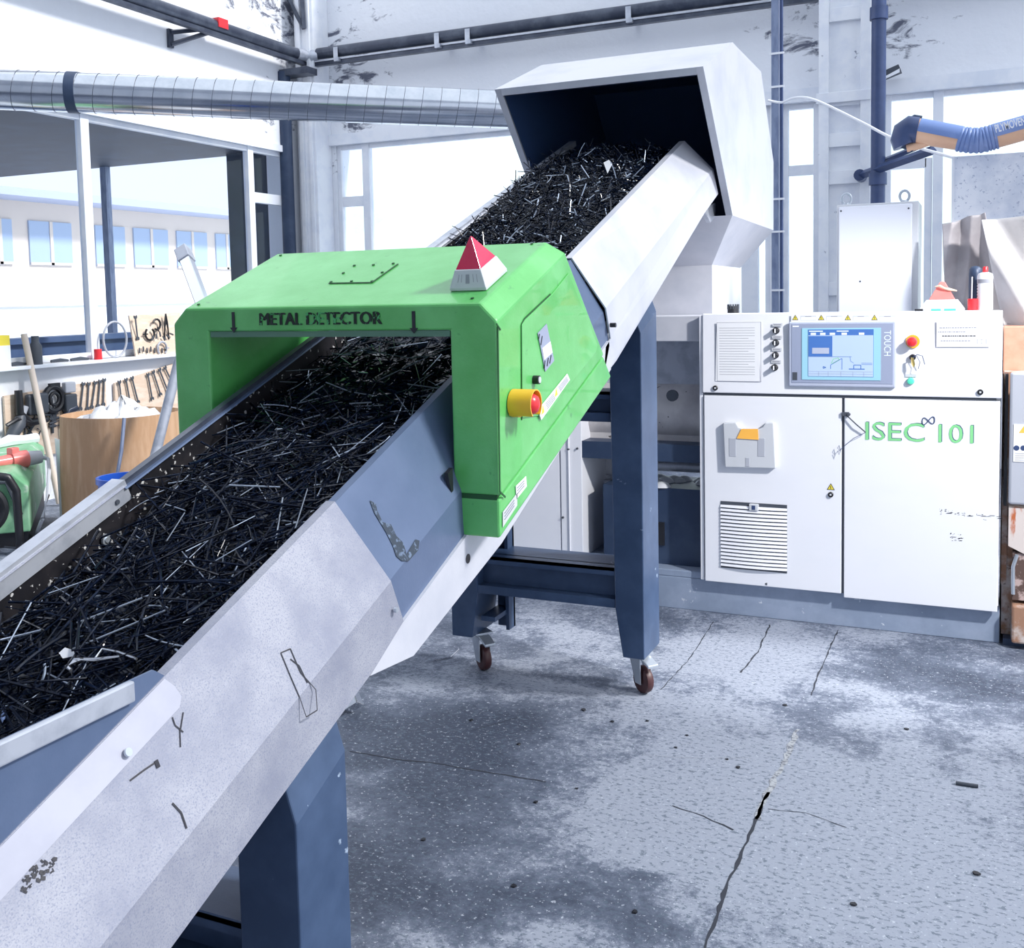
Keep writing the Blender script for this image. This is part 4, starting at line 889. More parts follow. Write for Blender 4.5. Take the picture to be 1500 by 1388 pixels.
# document pocket
mb = M(); o = [(1059,619),(1078,619),(1082,626),(1090,629),(1110,629),(1117,626),(1121,619),(1133,619),(1136,686),(1062,684)]
fp = [cp(*q, YC-.03) for q in o]; mb.prism(fp, (0,.03,0)); pk = mb.build('document_pocket', MT['lightgrey'], dl, bevel=.004)
for xx in (1073,1115):
    c = cp(xx,655,YC-.03); mb = M(); mb.box(c.x-.017, YC-.0315, c.z-.045, c.x+.017, YC-.0285, c.z+.045); mb.build('pocket_slot', MT['grey'], pk, bevel=.008)
c = cp(1095,676,YC-.03); mb = M(); mb.box(c.x-.01, YC-.0315, c.z-.025, c.x+.01, YC-.0285, c.z+.02); mb.build('pocket_slot', MT['grey'], pk, bevel=.006)
mb = M(); mb.prism([cp(*q,YC-.035) for q in ((1079,642),(1086,628),(1110,628),(1111,644))], (0,.004,0)); mb.build('orange_note', MT['orange'], dl)
# lock and warning triangle on left door
def lock(px, py, parent, y=YC, r=.0125):
    c = cp(px, py, y); mb = M(); mb.lathe(c, [(r,0),(r,-.008),(r*.8,-.010),(r*.75,-.006),(0,-.006)], 18, axis=(0,1,0)); o = mb.build('lock', MT['black'], parent, smooth=True)
    mb = M(); mb.box(c.x-.004, y-.009, c.z-.004, c.x+.004, y-.006, c.z+.004); mb.build('lock_core', MT['lightgrey'], o)
lock(1217,724,dl); lock(1048,568,pan,YP); lock(1436,574,pan,YP)
def tri(px, py, r, parent, y):
    c = cp(px, py, y); s3 = math.sqrt(3)/2
    mb = M(); mb.prism([c+Vector((-r*s3,0,-r*.5)), c+Vector((r*s3,0,-r*.5)), c+Vector((0,0,r))], (0,-.001,0)); o = mb.build('warning_triangle', MT['inkdark'], parent)
    r2 = r*.74; mb = M(); d = Vector((0,-.001,0)); mb.prism([c+d+Vector((-r2*s3,0,-r2*.5)), c+d+Vector((r2*s3,0,-r2*.5)), c+d+Vector((0,0,r2))], (0,-.0008,0)); mb.build('triangle_field', MT['warn'], o)
    mb = M(); mb.box(c.x-r*.06, y-.0027, c.z-r*.1, c.x+r*.06, y-.0019, c.z+r*.42); mb.box(c.x-r*.06, y-.0027, c.z-r*.26, c.x+r*.06, y-.0019, c.z-r*.16); mb.build('triangle_mark', MT['inkdark'], o)
tri(1217,714,.021,dl,YC)
# door latch with hanging wire
c = cp(1240,607); mb = M(); mb.box(c.x-.02, YC-.012, c.z-.006, c.x+.012, YC, c.z+.012); mb.cyl(c+Vector((.012,-.004,.002)), c+Vector((.012,-.024,.002)), .007, seg=10); mb.tube([c+Vector((0,-.014,0)), cp(1255,622,YC-.02), cp(1268,633,YC-.015)], .003, 6)
lt = mb.build('door_latch', MT['darkgrey'], drr)
mb = M(); mb.tube([cp(*q,YC-.02) for q in ((1268,633),(1250,642),(1236,654),(1230,660),(1227,656),(1229,652),(1231,660),(1229,666),(1227,660))], .0014, 5); mb.build('latch_wire', MT['pipeblue'], lt)
# lettering on the right door
a, b = cp(1266,634), cp(1354,636)
def door_text(s, l, r, yc_, h):
    A1, B1 = cp(l, yc_), cp(r, yc_); c = (A1+B1)/2
    zt_ = cp((l+r)/2, yc_-h/2).z; zb_ = cp((l+r)/2, yc_+h/2).z
    c.y = YC-.0002; c.z = (zt_+zb_)/2
    text(s, 'lettering_outline', MT['pipeblue'], drr, c+Vector((.0022,-.0001,.0016)), (1,0,0), (0,0,1), B1.x-A1.x, zt_-zb_, .0006)
    text(s, 'lettering', MT['letter'], drr, c+Vector((-.0008,-.0008,-.0008)), (1,0,0), (0,0,1), B1.x-A1.x, zt_-zb_, .0006)
door_text('ISEC', 1268, 1354, 632, 27); door_text('101', 1375, 1426, 635, 27)
c = cp(1360,616); mb = M(); pts = []
for i in range(25):
    a = 2*math.pi*i/24; pts.append(Vector((c.x+.026*math.sin(a), YC-.002, c.z+.020*math.sin(2*a)*.8+.004*math.sin(a))))
mb.tube(pts, .0022, 5); mb.build('logo_swirl', MT['pipeblue'], drr)
# scuffs on right door
mb = M()
for i in range(60):
    u = random.random(); px = 1375+90*u; py = 748+10*u+random.gauss(0,2.2)
    if random.random() < .25: px = 1400+random.uniform(-8,8); py = 786+random.uniform(-6,6)
    c = cp(px, py, YC-.0006); l = random.uniform(.001,.010)*(1.5 if random.random() < .2 else .6); hh = random.uniform(.0006,.0025)
    mb.add([c+Vector((-l,0,-hh)), c+Vector((l*.6,0,-hh*.6)), c+Vector((l,0,hh)), c+Vector((-l*.4,0,hh*.7))], [[0,1,2,3]])
mb.build('scuff_marks', MT['inkdark'], drr)
# paper sheet with print
pp = [cp(*q,YP-.001) for q in ((1050,472),(1115,472),(1112,559),(1048,558))]
mb = M(); mb.prism(pp, (0,-.001,0)); sh = mb.build('instruction_sheet', MT['paper'], pan)
mb = M()
for k in range(19):
    z = pp[0].z-.028-k*.0125; mb.box(pp[3].x+.02, YP-.0026, z, pp[2].x-.02-(.03 if k % 5 == 4 else 0), YP-.002, z+.0016)
mb.box(pp[0].x, YP-.0026, pp[3].z, pp[0].x+.0015, YP-.002, pp[0].z); mb.box(pp[1].x-.002, YP-.0026, pp[3].z, pp[1].x, YP-.002, pp[0].z); mb.box(pp[0].x, YP-.0026, pp[0].z-.0015, pp[1].x, YP-.002, pp[0].z); mb.box(pp[0].x, YP-.0026, pp[3].z, pp[1].x, YP-.002, pp[3].z+.002)
mb.build('print_lines', MT['ink'], sh)
# four selector knobs with plates
for k, (qx, qy) in enumerate(((1137,484),(1136.5,502),(1136,520),(1135,538))):
    c = cp(qx, qy, YP); mb = M(); mb.lathe(c, [(.016,0),(.016,-.006),(.012,-.008),(.011,-.03),(.0,-.031)], 18, axis=(0,1,0)); o = mb.build('selector_knob', MT['black'], pan, smooth=True)
    mb = M(); mb.box(c.x-.003, YP-.034, c.z-.010, c.x+.003, YP-.031, c.z+.010); mb.build('pointer', MT['paper'], o)
    c = cp(qx+2, qy-8.5, YP); mb = M(); mb.box(c.x-.023, YP-.002, c.z-.007, c.x+.023, YP, c.z+.007); o = mb.build('name_plate', MT['lightgrey'], pan)
    mb = M(); mb.box(c.x-.018, YP-.0026, c.z-.002, c.x+.016, YP-.002, c.z+.003); mb.build('print_line', MT['ink'], o)
# touch screen unit
s4 = [cp(*q,YP) for q in ((1158,471),(1313,470),(1312,567),(1156,565))]
sx0, sx1, sz0, sz1 = s4[3].x, s4[1].x, s4[2].z-.002, s4[0].z
def sc(u, v): return sx0+(sx1-sx0)*u, sz0+(sz1-sz0)*v
def srect(u0, v0, u1, v1, yb0, yb1, m_, name, par, bevel=0):
    a = sc(u0, v0); b = sc(u1, v1); mb = M(); mb.box(a[0], yb0, a[1], b[0], yb1, b[1]); return mb.build(name, m_, par, bevel=bevel)
su = srect(0,0,1,1,YP-.018,YP,MT['bezel2'],'touch_screen',pan,.006)
srect(.03,.06,.975,.965,YP-.020,YP-.018,MT['bezel'],'bezel_inset',su)
srect(.13,.11,.865,.90,YP-.0225,YP-.020,MT['screencyan'],'screen_border',su)
srect(.19,.16,.80,.88,YP-.024,YP-.0225,MT['screenblue'],'screen_frame',su)
srect(.193,.165,.797,.79,YP-.0250,YP-.024,MT['screen'],'screen_field',su)
srect(.195,.47,.42,.78,YP-.0262,YP-.0250,MT['screenblue'],'screen_window',su)
srect(.23,.51,.39,.60,YP-.0270,YP-.0262,MT['bezel2'],'screen_graph',su)
srect(.20,.845,.33,.862,YP-.0250,YP-.024,MT['screenlight'],'screen_text',su); srect(.46,.845,.57,.862,YP-.0250,YP-.024,MT['screenlight'],'screen_text',su)
for u in (.24,.33,.42,.53,.69):
    srect(u-.025,.795,u+.025,.83,YP-.0250,YP-.024,MT['screenlight'],'screen_icon',su)
for v in (.20,.235): srect(.195,v,.795,v+.004,YP-.0258,YP-.0250,MT['bezel'],'screen_line',su)
for u in (.29,.38,.50,.61,.71): srect(u,.17,u+.003,.235,YP-.0258,YP-.0250,MT['bezel'],'screen_line',su)
srect(.04,.10,.085,.22,YP-.0215,YP-.020,MT['darkgrey'],'usb_cover',su); srect(.04,.92,.10,.94,YP-.0210,YP-.020,MT['plywhite'],'maker_mark',su)
# little drawing of conveyor and machine on the screen
def sseg(pts, wd, m_=None):
    mb = M(); pts = [Vector((sc(*p)[0], YP-.0258, sc(*p)[1])) for p in pts]
    for a, b in zip(pts, pts[1:]):
        t_ = (b-a).normalized(); nn_ = Vector((-t_.z,0,t_.x))*wd; mb.add([a-nn_, b-nn_, b+nn_, a+nn_], [[0,1,2,3]])
    mb.build('screen_drawing', m_ or MT['screenblue'], su)
sseg([(.405,.28),(.405,.34),(.51,.44),(.51,.27)], .0012); sseg([(.41,.36),(.43,.43),(.475,.45),(.485,.42),(.42,.36)], .0012, MT['letter']); sseg([(.335,.285),(.36,.30),(.335,.315),(.335,.285)], .0016)
sseg([(.575,.28),(.72,.28)], .0022); sseg([(.62,.285),(.62,.34),(.685,.34),(.685,.285)], .0016); sseg([(.69,.37),(.79,.37)], .0008); sseg([(.69,.35),(.79,.35)], .0008); sseg([(.195,.465),(.60,.465)], .0008); sseg([(.585,.465),(.59,.40),(.62,.37)], .0007)
c = sc(.925,.67); text('TOUCH', 'touch_lettering', MT['screenlight'], su, (c[0], YP-.0202, c[1]), (0,0,-1), (1,0,0), .115, .030, .0006)
# sticker strip over the screen
mb = M(); a = cp(1159,461,YP-.0005); b = cp(1313,470,YP-.0005); mb.box(a.x, YP-.001, b.z-.001, b.x, YP, a.z); stp = mb.build('warning_strip', MT['paper'], pan)
for q in (1165,1203,1242,1281):
    tri(q, 466, .0165, stp, YP-.001); c = cp(q+19, 466, YP); mb = M(); mb.box(c.x-.036, YP-.0014, c.z-.011, c.x+.036, YP-.001, c.z+.012); o = mb.build('text_box', MT['lightgrey'], stp)
    mb = M(); mb.box(c.x-.033, YP-.0018, c.z-.008, c.x+.033, YP-.0014, c.z+.006); mb.build('text_field', MT['paper'], o); mb = M(); mb.box(c.x-.014, YP-.0022, c.z+.007, c.x+.014, YP-.0014, c.z+.010); mb.build('print_line', MT['ink'], o)
# emergency stop, key switch, green button
c = cp(1337,500,YP); mb = M(); mb.lathe(c, [(.030,0),(.030,-.003),(.0,-.003)], 26, axis=(0,1,0)); o = mb.build('emergency_stop', MT['yellow'], pan, smooth=True); tag(o, 'yellow ring of the emergency stop')
mb = M(); mb.lathe(c+Vector((-.002,0,0)), [(.014,-.003),(.014,-.018),(.021,-.020),(.023,-.030),(.019,-.040),(.008,-.044),(0,-.045)], 24, axis=(0,1,0)); mb.build('button', MT['red'], o, smooth=True)
c = cp(1337,523,YP); mb = M(); mb.lathe(c, [(.014,0),(.014,-.01),(.010,-.014),(0,-.014)], 18, axis=(0,1,0)); o = mb.build('key_switch', MT['black'], pan, smooth=True)
mb = M(); mb.prism([c+Vector(v) for v in ((-.006,-.03,.0),(.004,-.03,.004),(.012,-.034,-.03),(.006,-.034,-.046),(-.003,-.034,-.03))], (0,.003,0)); mb.build('key', MT['brass'], o)
mb = M(); mb.tube([c+Vector(v) for v in ((0,-.03,0),(.02,-.034,.014),(.042,-.034,.008),(.052,-.03,-.03))], .0018, 5); mb.tube([c+Vector(v) for v in ((0,-.03,0),(.018,-.03,.008),(.032,-.03,-.02),(.025,-.03,-.05))], .0014, 5); mb.build('key_cord', MT['pipeblue'], o)
c = cp(1334,550,YP); mb = M(); mb.box(c.x-.023, YP-.002, c.z-.006, c.x+.023, YP, c.z+.008); mb.build('name_plate', MT['lightgrey'], pan)
c = cp(1334,558,YP); mb = M(); mb.lathe(c, [(.016,0),(.016,-.008),(.012,-.016),(.0,-.018)], 20, axis=(0,1,0)); mb.build('push_button', MT['gbtn'], pan, smooth=True)
# right-hand notice
mb = M(); a = cp(1372,470,YP); b = cp(1450,508,YP); mb.box(a.x, YP-.0008, b.z, b.x, YP, a.z); nt_ = mb.build('notice', MT['paper'], pan)
for l, r, yy_, m_ in ((1376,1430,480,'ink'),(1374,1415,486,'ink'),(1380,1431,492,'inkdark'),(1378,1423,499,'ink')):
    A1 = cp(l,yy_,YP-.001); B1 = cp(r,yy_,YP-.001); mb = M(); x = A1.x
    while x < B1.x-.004:
        l_ = random.uniform(.004,.012); mb.box(x, YP-.0014, A1.z-.0022, min(x+l_, B1.x), YP-.0008, A1.z+.0022); x += l_+.0025
    mb.build('print_line', MT[m_], nt_)
c = cp(1438,500,YP-.001); mb = M(); 
for dx in (-.018, 0, .018):
    mb.box(c.x+dx-.0008, YP-.0014, c.z-.009, c.x+dx+.0008, YP-.0008, c.z+.009)
mb.box(c.x-.018, YP-.0014, c.z-.0096, c.x+.018, YP-.0008, c.z-.008); mb.box(c.x-.018, YP-.0014, c.z+.008, c.x+.018, YP-.0008, c.z+.0096); mb.build('approval_mark', MT['ink'], nt_)

# ---- things standing on the cabinet
ZT = 1.497; yb_ = 5.12
def on_top(px): return P(px, 455, 'y', yb_).x
bc = T('warning_beacon', 'faded red pyramid beacon with white base on top of the control cabinet', 'beacon', (on_top(1382), yb_, ZT))
x = on_top(1380)
def sqz(h, hx, hy): return [Vector((x+hx*i, yb_+hy*j, ZT+h)) for i, j in ((-1,-1),(1,-1),(1,1),(-1,1))]
mb = M(); mb.lofts([sqz(0,.095,.07), sqz(.008,.095,.07), sqz(.05,.065,.05)]); mb.build('base', MT['lightgrey'], bc, bevel=.002)
mb = M(); mb.lofts([sqz(.05,.055,.045), sqz(.128,.012,.010), sqz(.132,.004,.004)]); ln = mb.build('lens', MT['redlens2'], bc, bevel=.003)
mb = M(); mb.tube([Vector((x-.03,yb_-.03,ZT+.108)), Vector((x-.01,yb_-.035,ZT+.112)), Vector((x+.01,yb_-.036,ZT+.100)), Vector((x+.03,yb_-.032,ZT+.095)), Vector((x+.062,yb_-.03,ZT+.088))], [.003,.006,.005,.007,.003], 6); mb.build('tied_cord', MT['wood'], bc, smooth=True)
# spray can
cx_ = on_top(1442.5); mb_l = T('spray_can', 'white aerosol spray can with red cap on the control cabinet', 'spray can', (cx_, yb_, ZT))
mb = M(); mb.lathe((cx_,yb_,ZT), [(.032,0),(.033,.004),(.033,.15),(.029,.162),(.016,.168),(0,.168)], 24); o = mb.build('can', MT['paper'], mb_l, smooth=True)
mb = M(); mb.lathe((cx_,yb_,ZT+.168), [(.011,0),(.011,.022),(.008,.026),(0,.026)], 16); mb.build('cap', MT['red'], mb_l, smooth=True)
mb = M(); mb.lathe((cx_,yb_,ZT+.12), [(.0333,0),(.0333,.018)], 24); mb.build('label_band', MT['ink'], o, smooth=True)
mb = M()
for k in range(8): mb.box(cx_-.034, yb_-.012, ZT+.02+k*.013, cx_-.031, yb_+.004, ZT+.027+k*.013)
mb.build('barcode_marks', MT['inkdark'], o)
# black bottle
cx_ = on_top(1428); mb = M(); mb.lathe((cx_,yb_+.09,ZT), [(.028,0),(.028,.165),(.026,.185),(.016,.197),(0,.2)], 22); tag(mb.build('bottle', MT['navy'], smooth=True), 'tall dark bottle behind the spray can', 'bottle')
cx_ = on_top(1424.5); t = T('marker', 'red capped tool with thin white rod beside the spray can', 'tool', (cx_, yb_-.02, ZT))
mb = M(); mb.lathe((cx_,yb_-.02,ZT), [(.021,0),(.021,.05),(.017,.052),(0,.052)], 16); mb.build('cap', MT['red'], t, smooth=True)
mb = M(); mb.cyl((cx_-.004,yb_-.02,ZT+.05),(cx_-.003,yb_-.02,ZT+.15),.003,seg=8); mb.build('rod', MT['lightgrey'], t)
# ribbed plug
cx_ = on_top(1074); t = T('cable_plug', 'black ribbed connector on the left end of the cabinet top', 'connector', (cx_, yb_, ZT))
mb = M(); mb.cyl((cx_,yb_,ZT),(cx_,yb_,ZT+.034),.028,seg=20); mb.build('body', MT['black'], t, smooth=True)
mb = M()
for k in range(14):
    a = 2*math.pi*k/14; mb.box(cx_+.026*math.cos(a)-.003, yb_+.026*math.sin(a)-.003, ZT+.02, cx_+.026*math.cos(a)+.003, yb_+.026*math.sin(a)+.003, ZT+.043)
mb.build('ribs', MT['darkgrey'], t)
for px0, px1, m_, lab in ((1340,1352,'black','short black pen on the cabinet top'),(1364,1378,'gbtn','green marker lying in front of the faded beacon'),(1383,1400,'gbtn','second green marker lying beside the faded beacon')):
    a = P(px0,455,'y',5.03); b = P(px1,455,'y',5.03); mb = M(); mb.cyl((a.x,5.035,ZT+.005),(b.x,5.03,ZT+.005),.005,seg=10)
    if lab.startswith('second'): lab = 'green marker lying under the right edge of the faded beacon'
    else: lab = lab.replace('in front of', 'under the left edge of')
    tag(mb.build('pen', MT[m_], smooth=True), lab, 'pen')

# ---- tall grey electrical cabinet behind
ye = 5.8; x0, x1 = P(1225,350,'y',ye).x, P(1336,350,'y',ye).x; zt_ = P(1280,297,'y',ye).z
t = T('electrical_cabinet', 'plain light grey electrical cabinet standing behind the control cabinet', 'electrical cabinet', ((x0+x1)/2, ye+.15, 0))
mb = M(); mb.box(x0, ye+.02, 0, x1+.03, ye+.35, zt_); mb.build('body', MT['lightgrey'], t, bevel=.004)
mb = M(); mb.box(x0+.012, ye, .1, x1, ye+.02, zt_-.012); dd = mb.build('door', mat('grey_door', (.66,.69,.77), .4), t, bevel=.006)
for q in (1240,1325):
    c = P(q, 289, 'y', ye+.1); mb = M(); mb.tube([Vector((c.x+.024*math.sin(a), ye+.1, zt_+.035-.024*math.cos(a)*1.2)) for a in [2*math.pi*k/16 for k in range(17)]], .007, 6); mb.cyl((c.x,ye+.1,zt_),(c.x,ye+.1,zt_+.012),.02,seg=12); mb.build('lifting_eye', MT['zinc'], t, smooth=True)
mb = M()
for q in ((1232,309),(1331,305),(1260,412)): p = P(*q,'y',ye); mb = M(); mb.cyl(p, p+Vector((0,-.002,0)), .005, seg=8); mb.build('screw', MT['darkgrey'], dd)

# ================================================================== RIGHT SIDE
# extraction arm
t = T('extraction_arm', 'orange and blue fume extraction arm reaching in from the right', 'extraction arm', P(1360,200,'y',5.9))
ya = 5.9
def ap(px, py, y=ya): return P(px, py, 'y', y)
mb = M(); mb.tube([ap(1338,190), ap(1370,197), ap(1406,203)], [.064,.062,.060], 28); mb.build('tube', MT['armorange'], t, smooth=True)
mb = M(); pts = [ap(1404,203), ap(1415,205), ap(1428,206), ap(1440,205), ap(1450,202), ap(1462,199)]
fine = []
for a, b in zip(pts, pts[1:]):
    for k in range(6): fine.append(a.lerp(b, k/6))
mb.tube(fine, [(.066 if i % 3 else .060) for i in range(len(fine))], 26); mb.build('flexible_hose', MT['armblue'], t, smooth=True, angle=60)
mb = M(); e1, e2 = ap(1456,200), ap(1580,165); mb.tube([e1, e2], .062, 28); a2 = mb.build('tube', MT['armorange'], t, smooth=True)
mb = M()  # blue upper half of both tubes (painted band)
def half(p0, p1, r, up_=Vector((0,0,1))):
    d = (p1-p0).normalized(); up2 = (up_-d*up_.dot(d)).normalized(); sd = d.cross(up2); A = []; 
    for p in (p0, p1): A.append([p+(up2*math.cos(q)+sd*math.sin(q))*r for q in [math.radians(-100+200*i/18) for i in range(19)]])
    n = 19; mb.add(A[0]+A[1], [[i, i+1, n+i+1, n+i] for i in range(n-1)])
half(ap(1345,191), ap(1406,203), .0645); half(e1, e2, .0635); mb.build('blue_sleeve', MT['armblue'], t, smooth=True)
mb = M(); pts = [ap(1345,191), ap(1334,190), ap(1327,195), ap(1322,206), ap(1325,214)]; mb.tube(pts, [.068,.074,.072,.062,.058], 26); hd = mb.build('joint_hood', MT['pipeblue'], t, smooth=True)
mb = M(); mb.tube([ap(1330,178), ap(1340,172), ap(1350,174)], .016, 10); mb.build('joint_knob', MT['navy'], hd, smooth=True)
for q0, q1 in (((1312,205),(1330,216)),((1318,212),(1338,220))): mb = M(); mb.tube([ap(*q0), ap(*q1)], .012, 8); mb.build('joint_handle', MT['navy'], hd, smooth=True)
mb = M(); c1_, c2_ = ap(1344,207,5.95), ap(1364,203,5.95); mb.tube([ap(1328,217), ap(1345,213), ap(1364,206)], .022, 12); mb.build('damper', MT['armorange'], t, smooth=True)
d = (e2-e1).normalized(); upn = (Vector((0,0,1))-d*d.z).normalized(); fr0 = d.cross(upn); fr0 = fr0 if fr0.y < 0 else -fr0
c = ap(1484,181)+fr0*.066+upn*.004
text('PLYMOVENT', 'arm_lettering', MT['plywhite'], t, ap(1482,184.5,ya)+Vector((0,-.071,.0)), d, upn, (ap(1507,176)-ap(1458,192)).length, .042, .002, bold=.02)
# bracket arm
t = T('support_arm', 'dark inclined bracket fixed to the steel column below the hose', 'bracket', ap(1310,235,9.0))
mb = M(); a, b = ap(1260,257,9.5), ap(1366,220,8.6); mb.tube([a, b], .036, 4); mb.tube([a+Vector((.2,-.1,.1)), b+Vector((0,0,.07))], .024, 4); mb.cyl(a+Vector((0,-.05,0)), a+Vector((0,.1,0)), .05, seg=14); mb.build('bar', MT['pipeblue'], t)
# duct panel
yd = 5.9; x0 = P(1394,270,'y',yd).x; z0, z1 = P(1450,320,'y',yd).z, P(1450,226,'y',yd).z
t = T('sheet_panel', 'pale blue-grey sheet metal panel hanging right of the window', 'panel', (x0+.4, yd, z0))
mb = M(); mb.box(x0+.012, yd, z0, x0+1.2, yd+.02, z1); mb.build('sheet', MT['foil'], t)
mb = M(); mb.box(x0, yd-.005, z0, x0+.012, yd+.3, z1); mb.box(x0, yd-.008, z0-.015, x0+1.2, yd+.3, z0); mb.tube([(x0+.2, yd-.02, z0-.02), (x0+1.2, yd-.02, z0-.01)], .009, 8); mb.build('frame', MT['winframe'], t)
# legs of panel to floor
mb = M(); mb.box(x0+.0, yd+.25, 0, x0+.03, yd+.3, z0); mb.box(x0+1.17, yd+.25, 0, x0+1.2, yd+.3, z0); mb.build('stand', MT['post'], t)
# tarpaulin
def cloth(name, label, grid_fn, nu, nv, m_, th=.004):
    mb = M(); V = [grid_fn(i/(nu-1), j/(nv-1)) for j in range(nv) for i in range(nu)]
    mb.add(V, [[j*nu+i, j*nu+i+1, (j+1)*nu+i+1, (j+1)*nu+i] for j in range(nv-1) for i in range(nu-1)])
    o = mb.build(name, m_, smooth=True, angle=0, solid=th); return tag(o, label, 'tarpaulin')
yt = 5.62
def g1(u, v):
    # left folded cloth piece
    L0, R0 = ap(1380,330,yt), ap(1443,312,yt); L1, R1_ = ap(1386,470,yt), ap(1470,470,yt)
    p = L0.lerp(R0, u).lerp(L1.lerp(R1_, u), v)
    p.y += .045*abs(((u*2.2+v*.9) % 1)-.5)*2+.02*math.sin(u*5-v*4)+.10*max(0,v-.55)*(1-u); p.z += .02*abs(((u*1.7) % 1)-.5)*(1-v)
    return p
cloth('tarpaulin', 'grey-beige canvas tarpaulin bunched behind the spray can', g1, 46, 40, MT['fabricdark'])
def g2(u, v):
    L0, R0 = ap(1438,322,yt-.2), ap(1640,305,yt-.2); L1, R1_ = ap(1470,478,yt-.32), ap(1640,500,yt-.32)
    p = L0.lerp(R0, u).lerp(L1.lerp(R1_, u), v)
    p.y += .05*math.sin((u*2.2-v*.9)*6)+.012*math.sin(u*26-v*9)+.05*v
    return p
cloth('tarpaulin', 'pale canvas sheet draped at the right picture edge above the rusty machine', g2, 60, 30, mat('pale_canvas', (.50,.49,.50), .85, c2=(.58,.57,.58), scale=3, bump=.2, bscale=30))
# rusty machine at right edge
t = T('rusty_machine', 'rusty machine with a pale access door at the right picture edge', 'machine', (.5, 5.3, 0))
def rp(px, py, y=4.98): return P(px, py, 'y', y)
mb = M(); mb.box(rp(1468,560).x+.012, 5.1, .03, 1.1, 5.5, 1.22); mb.build('body', MT['rust'], t)
mb = M(); mb.box(rp(1470,500,5.2).x, 5.2, 1.2, 1.1, 5.35, 1.42); mb.build('upper_panel', MT['brownpanel'], t, bevel=.006)
mb = M(); mb.box(rp(1473,560).x, 5.0, rp(1475,742).z, rp(1477.5,560).x, 5.1, rp(1475,548).z); mb.build('door_post', MT['black'], t)
a, b = rp(1480,545), rp(1480,738)
mb = M(); mb.box(a.x, 4.97, b.z, 1.0, 5.0, a.z); ad_ = mb.build('access_door', MT['grey'], t, bevel=.01)
mb = M(); p0, p1 = rp(1485,621,4.968), rp(1512,677,4.968); mb.box(p0.x, 4.967, p1.z, p1.x+.05, 4.97, p0.z); sk_ = mb.build('safety_sticker', MT['paper'], ad_)
mb = M()
for q in (1489,1499): c = rp(q,656,4.966); mb.cyl(c, c+Vector((0,.001,0)), .0115, seg=18)
mb.build('pictogram', MT['pipeblue'], sk_)
c = rp(1500,630,4.966); mb = M(); mb.prism([c+Vector((-.02,0,-.012)), c+Vector((.02,0,-.012)), c+Vector((0,0,.02))], (0,.001,0)); mb.build('warning_triangle', MT['orange'], sk_)
mb = M()
for k in range(4): c = rp(1487,664+k*3.2,4.966); mb.box(c.x, 4.9658, c.z, c.x+.12, 4.967, c.z+.0015)
mb.build('print_lines', MT['ink'], sk_)
mb = M(); a, b = rp(1478,742), rp(1478,800); mb.prism([(a.x,4.99,a.z-.005),(1.0,4.99,a.z-.005),(1.0,4.99,b.z-.04),(a.x+.06,4.99,b.z-.03),(a.x,4.99,b.z)], (0,.1,0)); mb.build('rusty_apron', mat('rust_streaked_panel', (.62,.55,.52), .6, c2=(.45,.12,.04), scale=14, lo=.55, hi=.62, stretch=(1,1,.25)), t)
mb = M(); a, b = rp(1484,812), rp(1484,880); mb.box(a.x, 5.0, b.z, 1.0, 5.08, a.z); mb.build('lower_recess', mat('scorched_steel', (.10,.06,.05), .7, c2=(.45,.34,.32), scale=18, lo=.52, hi=.6), t)
mb = M(); mb.tube([rp(1490,812,4.99), rp(1484,830,4.99), rp(1484,870,4.99)], .008, 8); mb.build('pipe', MT['zinc'], t, smooth=True)
mb = M(); a = rp(1482,885); mb.box(a.x, 4.97, .03, 1.0, 5.1, a.z); mb.build('bottom_tank', MT['rust'], t, bevel=.01)
mb = M(); mb.box(rp(1470,900).x, 5.03, 0, 1.1, 5.4, .03); mb.build('base', MT['navy'], t)
mb = M()
a = rp(1468,700,5.12)
mb.box(.108, 5.09, .26, .13, 5.12, .75); mb.build('side_strip', MT['rust'], t)

# ================================================================== LEFT SIDE CLUTTER
# tool boards on the wall
XB = XW+.03
def board(pix, m_, name, label, x=XB, th=.02):
    mb = M(); mb.prism([P(*q,'x',x) for q in pix], (-th,0,0)); return tag(mb.build(name, m_), label, 'tool board')
board([(6,580),(155,556),(158,660),(11,668)], MT['wood'], 'tool_board', 'plywood tool board low on the left wall behind the green machine')
board([(168,561),(262,530),(262,610),(170,610)], MT['wood'], 'tool_board', 'second plywood tool board right of a grey gap, behind the cardboard bin', x=XB+.005)
# board on the sill leaning
mb = M(); pts = [P(200,526,'x',XW+.10), P(264,521,'x',XW+.10), P(264,457,'x',XW+.02), P(189,462,'x',XW+.02)]; mb.prism(pts, (-.015,0,0))
tag(mb.build('tool_board', MT['wood']), 'plywood tool board leaning on the window sill', 'tool board')
